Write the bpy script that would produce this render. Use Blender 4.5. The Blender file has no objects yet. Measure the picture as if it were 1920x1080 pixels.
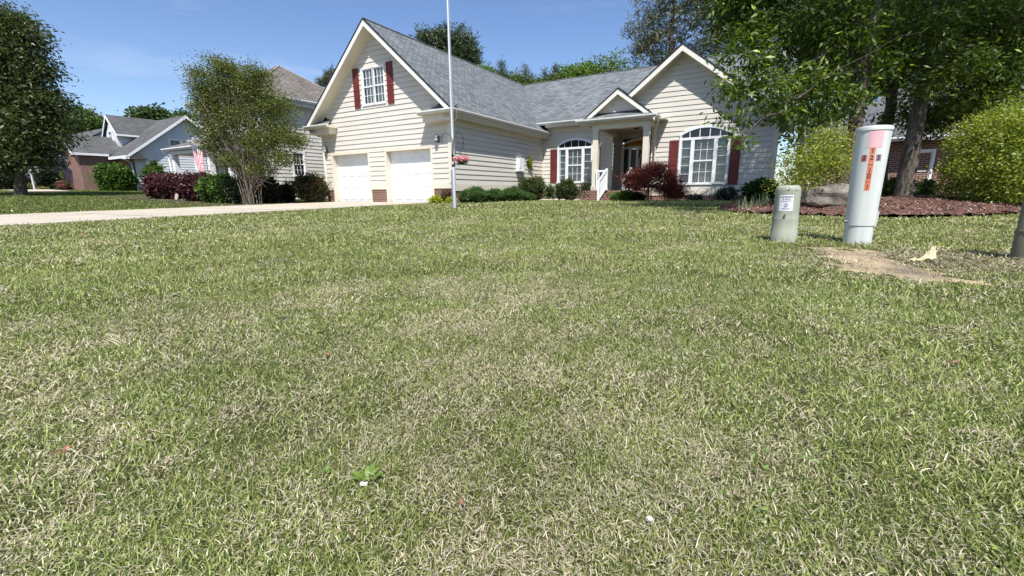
import bpy, math, random
import numpy as np
from mathutils import Vector, Matrix
rng = np.random.default_rng(7); random.seed(7)
S = bpy.context.scene; COL = S.collection
rad = math.radians
# ------------------------------------------------------------------ camera
F_PX, PITCH, ROLL, YAW = 823.3, .214, -.009, -.53
cp, sp = math.cos(PITCH), math.sin(PITCH)
cF = np.array([0, cp, -sp]); _U = np.array([0, sp, cp]); _R = np.array([1., 0, 0])
cR = math.cos(ROLL)*_R + math.sin(ROLL)*_U; cU = -math.sin(ROLL)*_R + math.cos(ROLL)*_U
cam = bpy.data.cameras.new('camera'); camo = bpy.data.objects.new('camera', cam); COL.objects.link(camo)
cam.sensor_width = 36; cam.lens = 36*F_PX/1920; cam.clip_start = .02; cam.clip_end = 3000
M = Matrix.Identity(4)
for i in range(3): M[i][0] = cR[i]; M[i][1] = cU[i]; M[i][2] = -cF[i]
camo.matrix_world = M; S.camera = camo
S.render.resolution_x, S.render.resolution_y = 1024, 576
# ------------------------------------------------------------------ light
SUN_DIR = np.array([-.04, .65, -1.0]); SUN_DIR /= np.linalg.norm(SUN_DIR)   # direction the light travels
el = math.asin(-SUN_DIR[2]); az = math.atan2(-SUN_DIR[0], -SUN_DIR[1])
w = bpy.data.worlds.new('World'); S.world = w; w.use_nodes = True
nt = w.node_tree; bg = nt.nodes['Background']
sky = nt.nodes.new('ShaderNodeTexSky'); sky.sky_type = 'NISHITA'; sky.sun_disc = False
sky.sun_elevation = el; sky.sun_rotation = az; sky.air_density = 1.0; sky.dust_density = .45; sky.ozone_density = 3.5
tc = nt.nodes.new('ShaderNodeTexCoord'); mp = nt.nodes.new('ShaderNodeMapping'); mp.inputs['Scale'].default_value = (1.2, 1.6, 7)
mp.inputs['Rotation'].default_value = (0, .25, .3)
nz = nt.nodes.new('ShaderNodeTexNoise'); nz.inputs['Scale'].default_value = 1.6; nz.inputs['Detail'].default_value = 7; nz.inputs['Roughness'].default_value = .6
cr = nt.nodes.new('ShaderNodeValToRGB'); cr.color_ramp.elements[0].position = .5; cr.color_ramp.elements[0].color = (0, 0, 0, 1)
cr.color_ramp.elements[1].position = .85; cr.color_ramp.elements[1].color = (.4, .4, .4, 1)
mx = nt.nodes.new('ShaderNodeMixRGB'); mx.inputs['Color2'].default_value = (6.0, 6.6, 7.4, 1)
nt.links.new(tc.outputs['Generated'], mp.inputs['Vector']); nt.links.new(mp.outputs['Vector'], nz.inputs['Vector'])
nt.links.new(nz.outputs['Fac'], cr.inputs['Fac']); nt.links.new(cr.outputs['Color'], mx.inputs['Fac'])
nt.links.new(sky.outputs['Color'], mx.inputs['Color1']); hs_ = nt.nodes.new('ShaderNodeHueSaturation'); hs_.inputs['Saturation'].default_value = 1.06; hs_.inputs['Hue'].default_value = .508; nt.links.new(mx.outputs['Color'], hs_.inputs['Color']); nt.links.new(hs_.outputs['Color'], bg.inputs['Color'])
bg.inputs['Strength'].default_value = .118
sl = bpy.data.lights.new('sun', 'SUN'); sl.energy = 5.0; sl.angle = rad(.5); sl.color = (1, .96, .90)
so = bpy.data.objects.new('sun', sl); COL.objects.link(so)
so.rotation_euler = Vector(SUN_DIR).to_track_quat('-Z', 'Y').to_euler()
S.view_settings.view_transform = 'Standard'; S.view_settings.look = 'None'; S.view_settings.gamma = 1
S.view_settings.exposure = .50

# ------------------------------------------------------------------ frames: house axes (u along the front, v going back, z up)
O = np.array([-2.313, 17.919, -.364])
DU = np.array([math.cos(YAW), math.sin(YAW), 0]); DV = np.array([-math.sin(YAW), math.cos(YAW), 0]); DZ = np.array([0, 0, 1.])
def uv2w(u, v, z=0): return O + u*DU + v*DV + z*DZ
def w2uv(x, y): dx, dy = x-O[0], y-O[1]; return dx*DU[0]+dy*DU[1], dx*DV[0]+dy*DV[1]
def ray(px, py): return cF + cR*(px-960)/F_PX + cU*(540-py)/F_PX
def W(px, py, Y): r = ray(px, py); return r*Y/r[1]
def zg(x, y):
    u, v = w2uv(np.asarray(x, float), np.asarray(y, float))
    z = O[2]-.02 + .0105*np.minimum(v, 0.)
    z = np.maximum(z, O[2]-.36)
    left = np.clip(-8.8-u, 0, 60); z = z + .036*np.minimum(left, 26)*np.clip((v+26)/14, .25, 1)
    return z
def onground(px, py):
    r = ray(px, py); t = 1.
    z = -.45
    for _ in range(12): P = r*(z/r[2]); z = float(zg(P[0], P[1]))
    return r*(z/r[2])

# ------------------------------------------------------------------ materials
MATS = {}
def mat(name, color, rough=.6, metal=0., spec=.5):
    if name in MATS: return MATS[name]
    m = bpy.data.materials.new(name); m.use_nodes = True; b = m.node_tree.nodes['Principled BSDF']
    b.inputs['Base Color'].default_value = (*color, 1); b.inputs['Roughness'].default_value = rough
    b.inputs['Metallic'].default_value = metal; b.inputs['Specular IOR Level'].default_value = spec
    MATS[name] = m; return m
def N(m, t): return m.node_tree.nodes.new(t)
def Lk(m, a, b): m.node_tree.links.new(a, b)
def noisy(name, c1, c2, scale=8, rough=.7, bump=0., detail=6, coord='Object', bscale=None, stretch=(1, 1, 1), lo=.35, hi=.65, spec=.4):
    m = mat(name, c1, rough, spec=spec); b = m.node_tree.nodes['Principled BSDF']
    t = N(m, 'ShaderNodeTexCoord'); p = N(m, 'ShaderNodeMapping'); p.inputs['Scale'].default_value = stretch
    n = N(m, 'ShaderNodeTexNoise'); n.inputs['Scale'].default_value = scale; n.inputs['Detail'].default_value = detail
    r = N(m, 'ShaderNodeValToRGB'); r.color_ramp.elements[0].position = lo; r.color_ramp.elements[1].position = hi
    r.color_ramp.elements[0].color = (*c1, 1); r.color_ramp.elements[1].color = (*c2, 1)
    Lk(m, t.outputs[coord], p.inputs['Vector']); Lk(m, p.outputs['Vector'], n.inputs['Vector']); Lk(m, n.outputs['Fac'], r.inputs['Fac']); Lk(m, r.outputs['Color'], b.inputs['Base Color'])
    if bump:
        n2 = N(m, 'ShaderNodeTexNoise'); n2.inputs['Scale'].default_value = bscale or scale*4; n2.inputs['Detail'].default_value = 4
        Lk(m, p.outputs['Vector'], n2.inputs['Vector'])
        bp = N(m, 'ShaderNodeBump'); bp.inputs['Strength'].default_value = bump; bp.inputs['Distance'].default_value = .02
        Lk(m, n2.outputs['Fac'], bp.inputs['Height']); Lk(m, bp.outputs['Normal'], b.inputs['Normal'])
    return m
def leafmat(name, trans=.3, rough=.45, spec=.4):
    if name in MATS: return MATS[name]
    m = mat(name, (.1, .2, .05), rough, spec=spec); b = m.node_tree.nodes['Principled BSDF']; out = m.node_tree.nodes['Material Output']
    a = N(m, 'ShaderNodeVertexColor'); a.layer_name = 'Col'; Lk(m, a.outputs['Color'], b.inputs['Base Color'])
    tr = N(m, 'ShaderNodeBsdfTranslucent'); g = N(m, 'ShaderNodeMixRGB'); g.blend_type = 'MULTIPLY'; g.inputs['Fac'].default_value = 1
    g.inputs['Color2'].default_value = (1.5, 1.5, .7, 1); Lk(m, a.outputs['Color'], g.inputs['Color1']); Lk(m, g.outputs['Color'], tr.inputs['Color'])
    ms = N(m, 'ShaderNodeMixShader'); ms.inputs['Fac'].default_value = trans
    Lk(m, b.outputs['BSDF'], ms.inputs[1]); Lk(m, tr.outputs['BSDF'], ms.inputs[2]); Lk(m, ms.outputs['Shader'], out.inputs['Surface'])
    return m
def brickmat(name, c1, c2, mortar, bw=.2, bh=.075, ms=.012, off=.5, rough=.85, bump=.5, noise=.35, nscale=25):
    m = mat(name, c1, rough, spec=.25); b = m.node_tree.nodes['Principled BSDF']
    t = N(m, 'ShaderNodeTexCoord'); br = N(m, 'ShaderNodeTexBrick'); br.offset = off
    br.inputs['Scale'].default_value = 1; br.inputs['Brick Width'].default_value = bw; br.inputs['Row Height'].default_value = bh; br.inputs['Mortar Size'].default_value = ms
    br.inputs['Mortar Smooth'].default_value = .2
    br.inputs['Color1'].default_value = (*c1, 1); br.inputs['Color2'].default_value = (*c2, 1); br.inputs['Mortar'].default_value = (*mortar, 1)
    Lk(m, t.outputs['UV'], br.inputs['Vector'])
    n = N(m, 'ShaderNodeTexNoise'); n.inputs['Scale'].default_value = nscale; n.inputs['Detail'].default_value = 5; Lk(m, t.outputs['UV'], n.inputs['Vector'])
    n3 = N(m, 'ShaderNodeTexNoise'); n3.inputs['Scale'].default_value = .5; n3.inputs['Detail'].default_value = 4; Lk(m, t.outputs['UV'], n3.inputs['Vector'])
    ad = N(m, 'ShaderNodeMath'); ad.operation = 'ADD'; Lk(m, n.outputs['Fac'], ad.inputs[0]); Lk(m, n3.outputs['Fac'], ad.inputs[1])
    mr = N(m, 'ShaderNodeMapRange'); mr.inputs['From Min'].default_value = .6; mr.inputs['From Max'].default_value = 1.4; mr.inputs['To Min'].default_value = 1-noise; mr.inputs['To Max'].default_value = 1+noise
    Lk(m, ad.outputs[0], mr.inputs['Value'])
    mu = N(m, 'ShaderNodeVectorMath'); mu.operation = 'SCALE'; Lk(m, br.outputs['Color'], mu.inputs[0]); Lk(m, mr.outputs['Result'], mu.inputs['Scale'])
    Lk(m, mu.outputs[0], b.inputs['Base Color'])
    bp = N(m, 'ShaderNodeBump'); bp.inputs['Strength'].default_value = bump; bp.inputs['Distance'].default_value = .01; bp.invert = True
    Lk(m, br.outputs['Fac'], bp.inputs['Height']); Lk(m, bp.outputs['Normal'], b.inputs['Normal'])
    return m
SIDING = noisy('cream_siding', (.575, .545, .485), (.64, .61, .545), 1.6, .6, .08, bscale=60, stretch=(.5, .5, 5))
TRIM = noisy('cream_trim', (.66, .61, .50), (.70, .65, .54), 2, .5)
FASCIA = noisy('white_fascia', (.72, .70, .63), (.78, .76, .69), 2, .5)
WHITE = noisy('white_paint', (.76, .77, .78), (.82, .83, .84), 3, .4)
GUTTER = noisy('gutter_metal', (.62, .61, .57), (.70, .69, .65), 3, .4)
SHUTTER = noisy('red_shutter', (.125, .022, .020), (.155, .03, .026), 3, .5)
GLASS = None
def glassmat():
    m = mat('window_glass', (.03, .04, .05), .03); b = m.node_tree.nodes['Principled BSDF']; out = m.node_tree.nodes['Material Output']
    t = N(m, 'ShaderNodeBsdfTransparent'); t.inputs['Color'].default_value = (.8, .86, .88, 1)
    lw = N(m, 'ShaderNodeLayerWeight'); lw.inputs['Blend'].default_value = .35; fr = N(m, 'ShaderNodeMapRange'); fr.inputs['To Min'].default_value = .07; fr.inputs['To Max'].default_value = .75
    pw_ = N(m, 'ShaderNodeMath'); pw_.operation = 'POWER'; pw_.inputs[1].default_value = 2.5; Lk(m, lw.outputs['Facing'], pw_.inputs[0]); Lk(m, pw_.outputs[0], fr.inputs['Value'])
    g = N(m, 'ShaderNodeBsdfGlossy'); g.inputs['Roughness'].default_value = .02
    ms = N(m, 'ShaderNodeMixShader'); Lk(m, fr.outputs[0], ms.inputs['Fac']); Lk(m, t.outputs[0], ms.inputs[1]); Lk(m, g.outputs[0], ms.inputs[2]); Lk(m, ms.outputs[0], out.inputs['Surface'])
    return m
GLASS = glassmat()
DARKGLASS = mat('dark_glass', (.012, .014, .016), .08, spec=.6)
INTERIOR = mat('dark_interior', (.03, .03, .03), .9)
BLIND = mat('blind_slats', (.62, .62, .60), .6)
SHINGLE = brickmat('grey_shingle', (.105, .118, .124), (.20, .218, .226), (.04, .045, .05), bw=.30, bh=.15, ms=.012, off=.37, rough=.9, bump=.6, noise=.13, nscale=40)
SHINGLE_B = brickmat('brown_shingle', (.13, .115, .10), (.22, .195, .17), (.07, .06, .055), bw=.28, bh=.14, ms=.012, off=.37, rough=.9, noise=.35)
SHINGLE_D = brickmat('charcoal_shingle', (.085, .088, .09), (.125, .125, .125), (.05, .05, .05), bw=.28, bh=.14, ms=.01, off=.37, rough=.9, noise=.3)
BRICK = brickmat('red_brick', (.20, .075, .05), (.13, .05, .038), (.30, .26, .22), ms=.012)
BRICK_O = brickmat('orange_brick', (.30, .12, .075), (.22, .085, .058), (.40, .33, .28), ms=.012)
BRICK_D = brickmat('dark_brick', (.11, .05, .04), (.07, .035, .03), (.22, .19, .17), ms=.014)
LAPSHADE = noisy('lap_edge_shade', (.20, .19, .165), (.30, .28, .245), 3, .9)  # darker tone on each board's underside, painting in the shade line
WSIDING = noisy('white_siding', (.60, .62, .63), (.66, .68, .69), 1.2, .55)
BSIDING = noisy('pale_siding', (.58, .56, .50), (.64, .62, .55), 1.2, .55)
DARKMETAL = mat('dark_flashing', (.02, .02, .024), .5)
BLACKMETAL = mat('black_iron', (.015, .015, .017), .4, .6)
CONCRETE = None
BARK = noisy('bark', (.045, .034, .026), (.12, .095, .075), 9, .9, .8, stretch=(3, 3, .6), bscale=14)
BARK_G = noisy('grey_bark', (.14, .115, .09), (.24, .20, .16), 7, .85, .5, stretch=(2, 2, .5))
ROCK = noisy('grey_rock', (.10, .095, .088), (.24, .225, .205), 5, .9, .7, bscale=12)
LEAF = leafmat('leaf', .38); NEEDLE = leafmat('needle', .15, .5); GRASSM = leafmat('grass_blade', .22, .6, .12)

# ------------------------------------------------------------------ mesh helpers
def link(name, me, m=None, parent=None):
    ms = m if isinstance(m, (list, tuple)) else ([m] if m else [])
    for x in ms: me.materials.append(x)
    o = bpy.data.objects.new(name, me); COL.objects.link(o)
    if parent is not None: o.parent = parent
    return o
def tag(o, label, cat, group=None, kind=None):
    if label: o['label'] = label
    if cat: o['category'] = cat
    if group: o['group'] = group
    if kind: o['kind'] = kind
    return o
def empty(name, loc, label=None, cat=None, group=None, rz=0):
    o = bpy.data.objects.new(name, None); COL.objects.link(o); o.location = Vector(loc); o.rotation_euler = (0, 0, rz); o.empty_display_size = .1
    return tag(o, label, cat, group)
class MB:
    def __init__(s): s.v = []; s.f = []; s.uv = []; s.smooth = []
    def face(s, pts, uv=None, smooth=False):
        n = len(s.v); s.v += [tuple(map(float, p)) for p in pts]; s.f.append(tuple(range(n, n+len(pts)))); s.smooth.append(smooth)
        if uv is None:
            p = np.array(pts, float); nn = np.cross(p[1]-p[0], p[2]-p[0])
            if len(p) > 3 and np.linalg.norm(nn) < 1e-9: nn = np.cross(p[2]-p[0], p[3]-p[0])
            nn = nn/(np.linalg.norm(nn)+1e-12)
            if abs(nn[2]) > .98: a = np.array([1., 0, 0]); b = np.array([0, 1., 0])
            else:
                a = np.cross([0, 0, 1.], nn); a /= np.linalg.norm(a); b = np.cross(nn, a)
            uv = [(float(q@a), float(q@b)) for q in p]
        s.uv.append(uv); return s
    def box(s, a, b):
        x0, y0, z0 = a; x1, y1, z1 = b
        for q in (((x0, y0, z0), (x1, y0, z0), (x1, y0, z1), (x0, y0, z1)), ((x1, y1, z0), (x0, y1, z0), (x0, y1, z1), (x1, y1, z1)),
                  ((x0, y1, z0), (x0, y0, z0), (x0, y0, z1), (x0, y1, z1)), ((x1, y0, z0), (x1, y1, z0), (x1, y1, z1), (x1, y0, z1)),
                  ((x0, y0, z1), (x1, y0, z1), (x1, y1, z1), (x0, y1, z1)), ((x0, y1, z0), (x1, y1, z0), (x1, y0, z0), (x0, y0, z0))): s.face(q)
        return s
    def prism(s, poly, d):      # poly extruded by vector d
        p = [np.array(q, float) for q in poly]; d = np.array(d, float); q = [a+d for a in p]
        s.face(p[::-1]); s.face(q)
        for i in range(len(p)): j = (i+1) % len(p); s.face([p[i], p[j], q[j], q[i]])
        return s
    def tube(s, pts, r, n=8, caps=True):
        pts = [np.array(p, float) for p in pts]; rs = list(r) if hasattr(r, '__len__') else [r]*len(pts)
        rings = []
        for i, p in enumerate(pts):
            t = pts[min(i+1, len(pts)-1)]-pts[max(i-1, 0)]; t /= np.linalg.norm(t)+1e-12
            a = np.cross(t, [0, 0, 1.]) if abs(t[2]) < .95 else np.cross(t, [0, 1., 0]); a /= np.linalg.norm(a); b = np.cross(t, a)
            rings.append([p+rs[i]*(math.cos(2*math.pi*k/n)*a+math.sin(2*math.pi*k/n)*b) for k in range(n)])
        base = len(s.v)
        for R_ in rings: s.v += [tuple(map(float, q)) for q in R_]
        for i in range(len(rings)-1):
            for k in range(n):
                j = (k+1) % n; s.f.append((base+i*n+k, base+i*n+j, base+(i+1)*n+j, base+(i+1)*n+k)); s.uv.append([(k/n, i), ((k+1)/n, i), ((k+1)/n, i+1), (k/n, i+1)]); s.smooth.append(True)
        if caps:
            s.face(rings[0][::-1]); s.face(rings[-1])
        return s
    def lathe(s, prof, c=(0, 0, 0), n=32):      # prof: (r, z)
        q = [prof[0]]; brk = []
        for i in range(1, len(prof)):
            q.append(prof[i])
            if i < len(prof)-1:
                a = math.atan2(prof[i][1]-prof[i-1][1], prof[i][0]-prof[i-1][0]); b = math.atan2(prof[i+1][1]-prof[i][1], prof[i+1][0]-prof[i][0])
                d = abs((a-b+math.pi) % (2*math.pi)-math.pi)
                if d > .7: brk.append(len(q)-1); q.append(prof[i])
        prof = q; base = len(s.v)
        for r_, z_ in prof:
            for k in range(n): a = 2*math.pi*k/n; s.v.append((c[0]+r_*math.cos(a), c[1]+r_*math.sin(a), c[2]+z_))
        for i in range(len(prof)-1):
            if i in brk: continue
            for k in range(n):
                j = (k+1) % n; s.f.append((base+i*n+k, base+i*n+j, base+(i+1)*n+j, base+(i+1)*n+k)); s.uv.append([(0, 0)]*4); s.smooth.append(True)
        return s
    def mesh(s, name):
        me = bpy.data.meshes.new(name); me.from_pydata(s.v, [], s.f)
        ul = me.uv_layers.new(name='UVMap'); flat = [c for f in s.uv for p in f for c in p]; ul.data.foreach_set('uv', flat)
        me.polygons.foreach_set('use_smooth', s.smooth); me.update(); return me
    def build(s, name, m, parent=None): return link(name, s.mesh(name), m, parent)
def arrmesh(name, V, nper, col=None, smooth=False):
    """V: (n_faces*nper,3) loose polygons, col: (n_faces,3)"""
    V = np.asarray(V, np.float32).reshape(-1, 3); nf = len(V)//nper
    me = bpy.data.meshes.new(name); me.vertices.add(len(V)); me.vertices.foreach_set('co', V.ravel())
    me.loops.add(len(V)); me.loops.foreach_set('vertex_index', np.arange(len(V), dtype=np.int32))
    me.polygons.add(nf); me.polygons.foreach_set('loop_start', np.arange(0, len(V), nper, dtype=np.int32)); me.polygons.foreach_set('loop_total', np.full(nf, nper, np.int32))
    if col is not None:
        a = me.color_attributes.new('Col', 'FLOAT_COLOR', 'POINT'); c = np.ones((len(V), 4), np.float32); c[:, :3] = np.repeat(col, nper, axis=0); a.data.foreach_set('color', c.ravel())
    me.update(calc_edges=True); me.validate(); return me

# plane-mapped helper: builds on wall with origin p, horizontal axis a, outward normal n
class Wall:
    def __init__(s, p, a, n): s.p = np.array(p, float); s.a = np.array(a, float); s.n = np.array(n, float)
    def P(s, h, z, out=0): return s.p + s.a*h + np.array([0, 0, z]) + s.n*out
    def box(s, mb, h0, h1, z0, z1, o0, o1):
        c = [s.P(h, z, o) for o in (o0, o1) for z in (z0, z1) for h in (h0, h1)]
        idx = ((0, 1, 3, 2), (5, 4, 6, 7), (4, 0, 2, 6), (1, 5, 7, 3), (2, 3, 7, 6), (4, 5, 1, 0))
        flip = np.dot(np.cross(s.a, [0, 0, 1.]), s.n) > 0
        for q in idx:
            pts = [c[k] for k in q]
            if flip: pts = pts  # closed boxes: winding not critical
            else: pts = pts[::-1]
            mb.face(pts)
        return mb
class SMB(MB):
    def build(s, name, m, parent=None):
        me = s.mesh(name); me.polygons.foreach_set('material_index', [i % 2 for i in range(len(s.f))]); return link(name, me, [m, LAPSHADE], parent)
def siding(W_, L, R, z0, z1, holes=(), e=.2, t=.026):
    mb = SMB(); z = z0
    while z < z1-.01:
        zt = min(z+e, z1); zc = (z+zt)/2; sp_ = [(L(z), R(z), L(zt), R(zt))]
        for (h0, h1, a0, a1) in holes:
            if a0 <= zc <= a1:
                new = []
                for (l0, r0, l1, r1) in sp_:
                    if h1 <= min(l0, l1) or h0 >= max(r0, r1): new.append((l0, r0, l1, r1)); continue
                    if h0 > l0: new.append((l0, h0, l1, h0))
                    if h1 < r0: new.append((h1, r0, h1, r1))
                sp_ = new
        for (l0, r0, l1, r1) in sp_:
            if r0-l0 < .01: continue
            r1 = max(r1, l1)
            j = random.uniform(-.0015, .0015)
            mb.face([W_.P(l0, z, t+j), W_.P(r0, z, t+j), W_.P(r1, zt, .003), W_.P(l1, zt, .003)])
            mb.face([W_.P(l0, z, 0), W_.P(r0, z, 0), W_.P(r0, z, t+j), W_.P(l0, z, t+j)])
        z = zt
    return mb

def roof_poly(mb, pts, th=.10):     # pts counterclockwise seen from above, slab of thickness th downwards
    p = [np.array(q, float) for q in pts]; n = np.cross(p[1]-p[0], p[2]-p[0]); n /= np.linalg.norm(n)
    if n[2] < 0: p = p[::-1]; n = -n
    q = [a-np.array([0, 0, th]) for a in p]
    # UV along eave & slope with real shingle scale
    a = np.cross([0, 0, 1.], n); a /= np.linalg.norm(a); b = np.cross(n, a)
    mb.face(p, uv=[(float(x@a), float(x@b)) for x in p]); mb.face(q[::-1])
    for i in range(len(p)): j = (i+1) % len(p); mb.face([p[j], p[i], q[i], q[j]])
    return mb

def window_rect(parent, W_, h0, h1, z0, z1, cols=2, rows=3, double=True, blind=0, name='window', casing=.1, fm=None, depth=.1):
    """double hung window. The part is the pane, sub-parts the frame, sill and blind"""
    fm = fm or WHITE
    g = MB(); g.face([W_.P(h0, z0, -.03), W_.P(h1, z0, -.03), W_.P(h1, z1, -.03), W_.P(h0, z1, -.03)]); wp = g.build(name, GLASS, parent)
    fr = MB(); c = casing
    W_.box(fr, h0-c, h0, z0-c*.6, z1+c, -.05, .035); W_.box(fr, h1, h1+c, z0-c*.6, z1+c, -.05, .035)
    W_.box(fr, h0, h1, z1, z1+c, -.05, .033); W_.box(fr, h0-c*1.2, h1+c*1.2, z0-c, z0, -.05, .055)
    zm = (z0+z1)/2
    if double: W_.box(fr, h0, h1, zm-.025, zm+.025, -.06, .005)
    W_.box(fr, h0, h0+.035, z0, z1, -.05, .0); W_.box(fr, h1-.035, h1, z0, z1, -.05, .0); W_.box(fr, h0+.035, h1-.035, z0, z0+.04, -.05, .0); W_.box(fr, h0+.035, h1-.035, z1-.04, z1, -.05, .0)
    fr.build('frame', fm, wp)
    mu = MB()
    for (a, b) in (((z0, zm), (zm, z1)) if double else ((z0, z1),)):
        for i in range(1, cols): x = h0+(h1-h0)*i/cols; W_.box(mu, x-.009, x+.009, a+.02, b-.02, -.045, -.022)
        for i in range(1, rows): z = a+(b-a)*i/rows; W_.box(mu, h0+.02, h1-.02, z-.009, z+.009, -.043, -.024)
    mu.build('muntins', fm, wp)
    if blind:
        bl = MB(); z = z1-.05
        zb = z1-(z1-z0)*blind
        while z > zb:
            bl.face([W_.P(h0+.03, z, -.10), W_.P(h1-.03, z, -.10), W_.P(h1-.03, z-.038, -.12), W_.P(h0+.03, z-.038, -.12)]); z -= .045
        bl.build('blind', BLIND, wp)
    bk = MB(); W_.box(bk, h0-.02, h1+.02, z0-.02, z1+.02, -.5, -.3); bk.build('room_shade', INTERIOR, wp)
    return wp
def shutter(parent, W_, h0, h1, z0, z1):
    s = MB(); W_.box(s, h0, h1, z0, z1, .02, .045)
    st = .06
    W_.box(s, h0, h0+st, z0, z1, .045, .06); W_.box(s, h1-st, h1, z0, z1, .045, .06)
    zm = z0+(z1-z0)*.47
    for a, b in ((z0, z0+.09), (zm-.05, zm+.05), (z1-.09, z1)): W_.box(s, h0+st, h1-st, a, b, .045, .0595)
    for a, b in ((z0+.13, zm-.09), (zm+.09, z1-.13)): W_.box(s, h0+st+.03, h1-st-.03, a, b, .045, .054)
    return s.build('shutter', SHUTTER, parent)
def arch_window(parent, W_, hc, z0, zs, za, w, blind=1):
    """triple window with an arched transom: z0 sill, zs spring of the arch, za crown"""
    hw = w/2; zt = zs-.20      # top of the sashes
    R_ = ((za-zs)**2+hw**2)/(2*(za-zs)); zc = za-R_
    def arc(h, r=R_): return zc+math.sqrt(max(r*r-h*h, 0))
    g = MB(); g.face([W_.P(hc-hw+.08, z0, -.03), W_.P(hc+hw-.08, z0, -.03), W_.P(hc+hw-.08, zt, -.03), W_.P(hc-hw+.08, zt, -.03)]); wp = g.build('window', GLASS, parent)
    tr = MB(); n = 24; hs = np.linspace(-hw+.07, hw-.07, n)
    tr.face([W_.P(hc+hs[0], zt+.06, .03), W_.P(hc+hs[-1], zt+.06, .03)]+[W_.P(hc+h, arc(h)-.08, .03) for h in hs[::-1]]); tr.build('transom_pane', DARKGLASS, wp)
    fr = MB(); c = .085
    W_.box(fr, hc-hw-.01, hc-hw+c, z0, zs, -.06, .05); W_.box(fr, hc+hw-c, hc+hw+.01, z0, zs, -.06, .05)
    W_.box(fr, hc-hw-.04, hc+hw+.04, z0-.08, z0, -.06, .07)
    W_.box(fr, hc-hw+c, hc+hw-c, zt-.03, zt+.07, -.06, .045)
    hs = np.linspace(-hw-.01, hw+.01, 25)
    for i in range(24):
        a, b = hs[i], hs[i+1]
        q = [W_.P(hc+a, arc(a*.99)-.09, .02), W_.P(hc+b, arc(b*.99)-.09, .02), W_.P(hc+b, arc(b*.99)+.03, .02), W_.P(hc+a, arc(a*.99)+.03, .02)]
        fr.prism(q, W_.n*.045)
    q = .27*w; m1, m2 = hc-hw+q, hc+hw-q      # mullions
    W_.box(fr, m1-.07, m1+.07, z0, zt-.03, -.06, .04); W_.box(fr, m2-.07, m2+.07, z0, zt-.03, -.06, .04)
    for k in (-.6, -.2, .2, .6):
        h = k*hw; W_.box(fr, hc+h-.015, hc+h+.015, zt+.07, arc(h)-.09, .02, .04)
    zm = (z0+zt)/2; W_.box(fr, m1+.07, m2-.07, zm-.03, zm+.03, -.05, .015)
    fr.build('frame', WHITE, wp)
    mu = MB(); wc = m2-m1-.14
    for a, b in ((z0, zm-.03), (zm+.03, zt-.03)):
        for k in (1, 2): h = m1+.07+wc*k/3; W_.box(mu, h-.009, h+.009, a, b, -.05, -.02)
        W_.box(mu, m1+.07, m2-.07, (a+b)/2-.009, (a+b)/2+.009, -.048, -.022)
    for a, b in ((hc-hw+c, m1-.07), (m2+.07, hc+hw-c)):
        for k in range(1, 5): z = z0+(zt-z0)*k/5; W_.box(mu, a, b, z-.009, z+.009, -.05, -.02)
    mu.build('muntins', WHITE, wp)
    bl = MB(); z = zt-.05
    while z > z0+.02:
        bl.face([W_.P(hc-hw+c, z, -.12), W_.P(hc+hw-c, z, -.12), W_.P(hc+hw-c, z-.042, -.14), W_.P(hc-hw+c, z-.042, -.14)]); z -= .055 if blind else .2
    bl.build('blind', BLIND, wp)
    bk = MB(); W_.box(bk, hc-hw+.05, hc+hw-.05, z0-.02, zt, -.6, -.4); bk.build('room_shade', INTERIOR, wp)
    return wp
def gutter(parent, p0, p1, out, name='gutter', m=None):
    p0 = np.array(p0, float); p1 = np.array(p1, float); o = np.array(out, float); z = np.array([0, 0, 1.])
    prof = [(0, 0), (0, -.13), (.06, -.13), (.12, -.05), (.12, 0)]
    g = MB(); g.prism([p0+o*a+z*b for a, b in prof], p1-p0); return g.build(name, m or GUTTER, parent)
HS = empty('house', tuple(O), 'cream clapboard house with red shutters, grey shingle roof and two white garage doors', 'house', rz=YAW)
# ================================================================== MAIN HOUSE (local u,v,z; garage floor z=0)
GW, RZ, RU = -7.62, 7.2, -3.8; SL = .886
wf = Wall((0, 0, 0), (1, 0, 0), (0, -1, 0))       # garage front, h = u
zr = lambda u: RZ-.12-SL*abs(u-RU)
gL = lambda z: max(GW, RU-(RZ-.12-z)/SL); gR = lambda z: min(0, RU+(RZ-.12-z)/SL)
D1, D2 = (-6.99, -4.65), (-3.52, -1.05)
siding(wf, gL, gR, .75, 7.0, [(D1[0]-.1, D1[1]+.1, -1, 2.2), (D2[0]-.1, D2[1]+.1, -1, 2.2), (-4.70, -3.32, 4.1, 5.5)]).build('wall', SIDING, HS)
tr = MB()
for a, b in ((GW, D1[0]-.1), (D1[1]+.1, D2[0]-.1), (D2[1]+.1, .03)): wf.box(tr, a, b, .55, .75, -.02, .03)
for (a, b) in (D1, D2):
    wf.box(tr, a-.1, a, 0, 2.13, -.25, .035); wf.box(tr, b, b+.1, 0, 2.13, -.25, .035); wf.box(tr, a-.1, b+.1, 2.13, 2.25, -.25, .038)
wf.box(tr, -.14, .028, .75, 3.3, .0, .045); wf.box(tr, GW-.02, GW+.12, .75, 3.3, .0, .045)
tr.build('trim', TRIM, HS)
for a, b in ((GW, D1[0]-.1), (D1[1]+.1, D2[0]-.1), (D2[1]+.1, 0)): bk = MB(); wf.box(bk, a, b, -.4, .55, -.2, .005); bk.build('brick_base', BRICK, HS)
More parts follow.
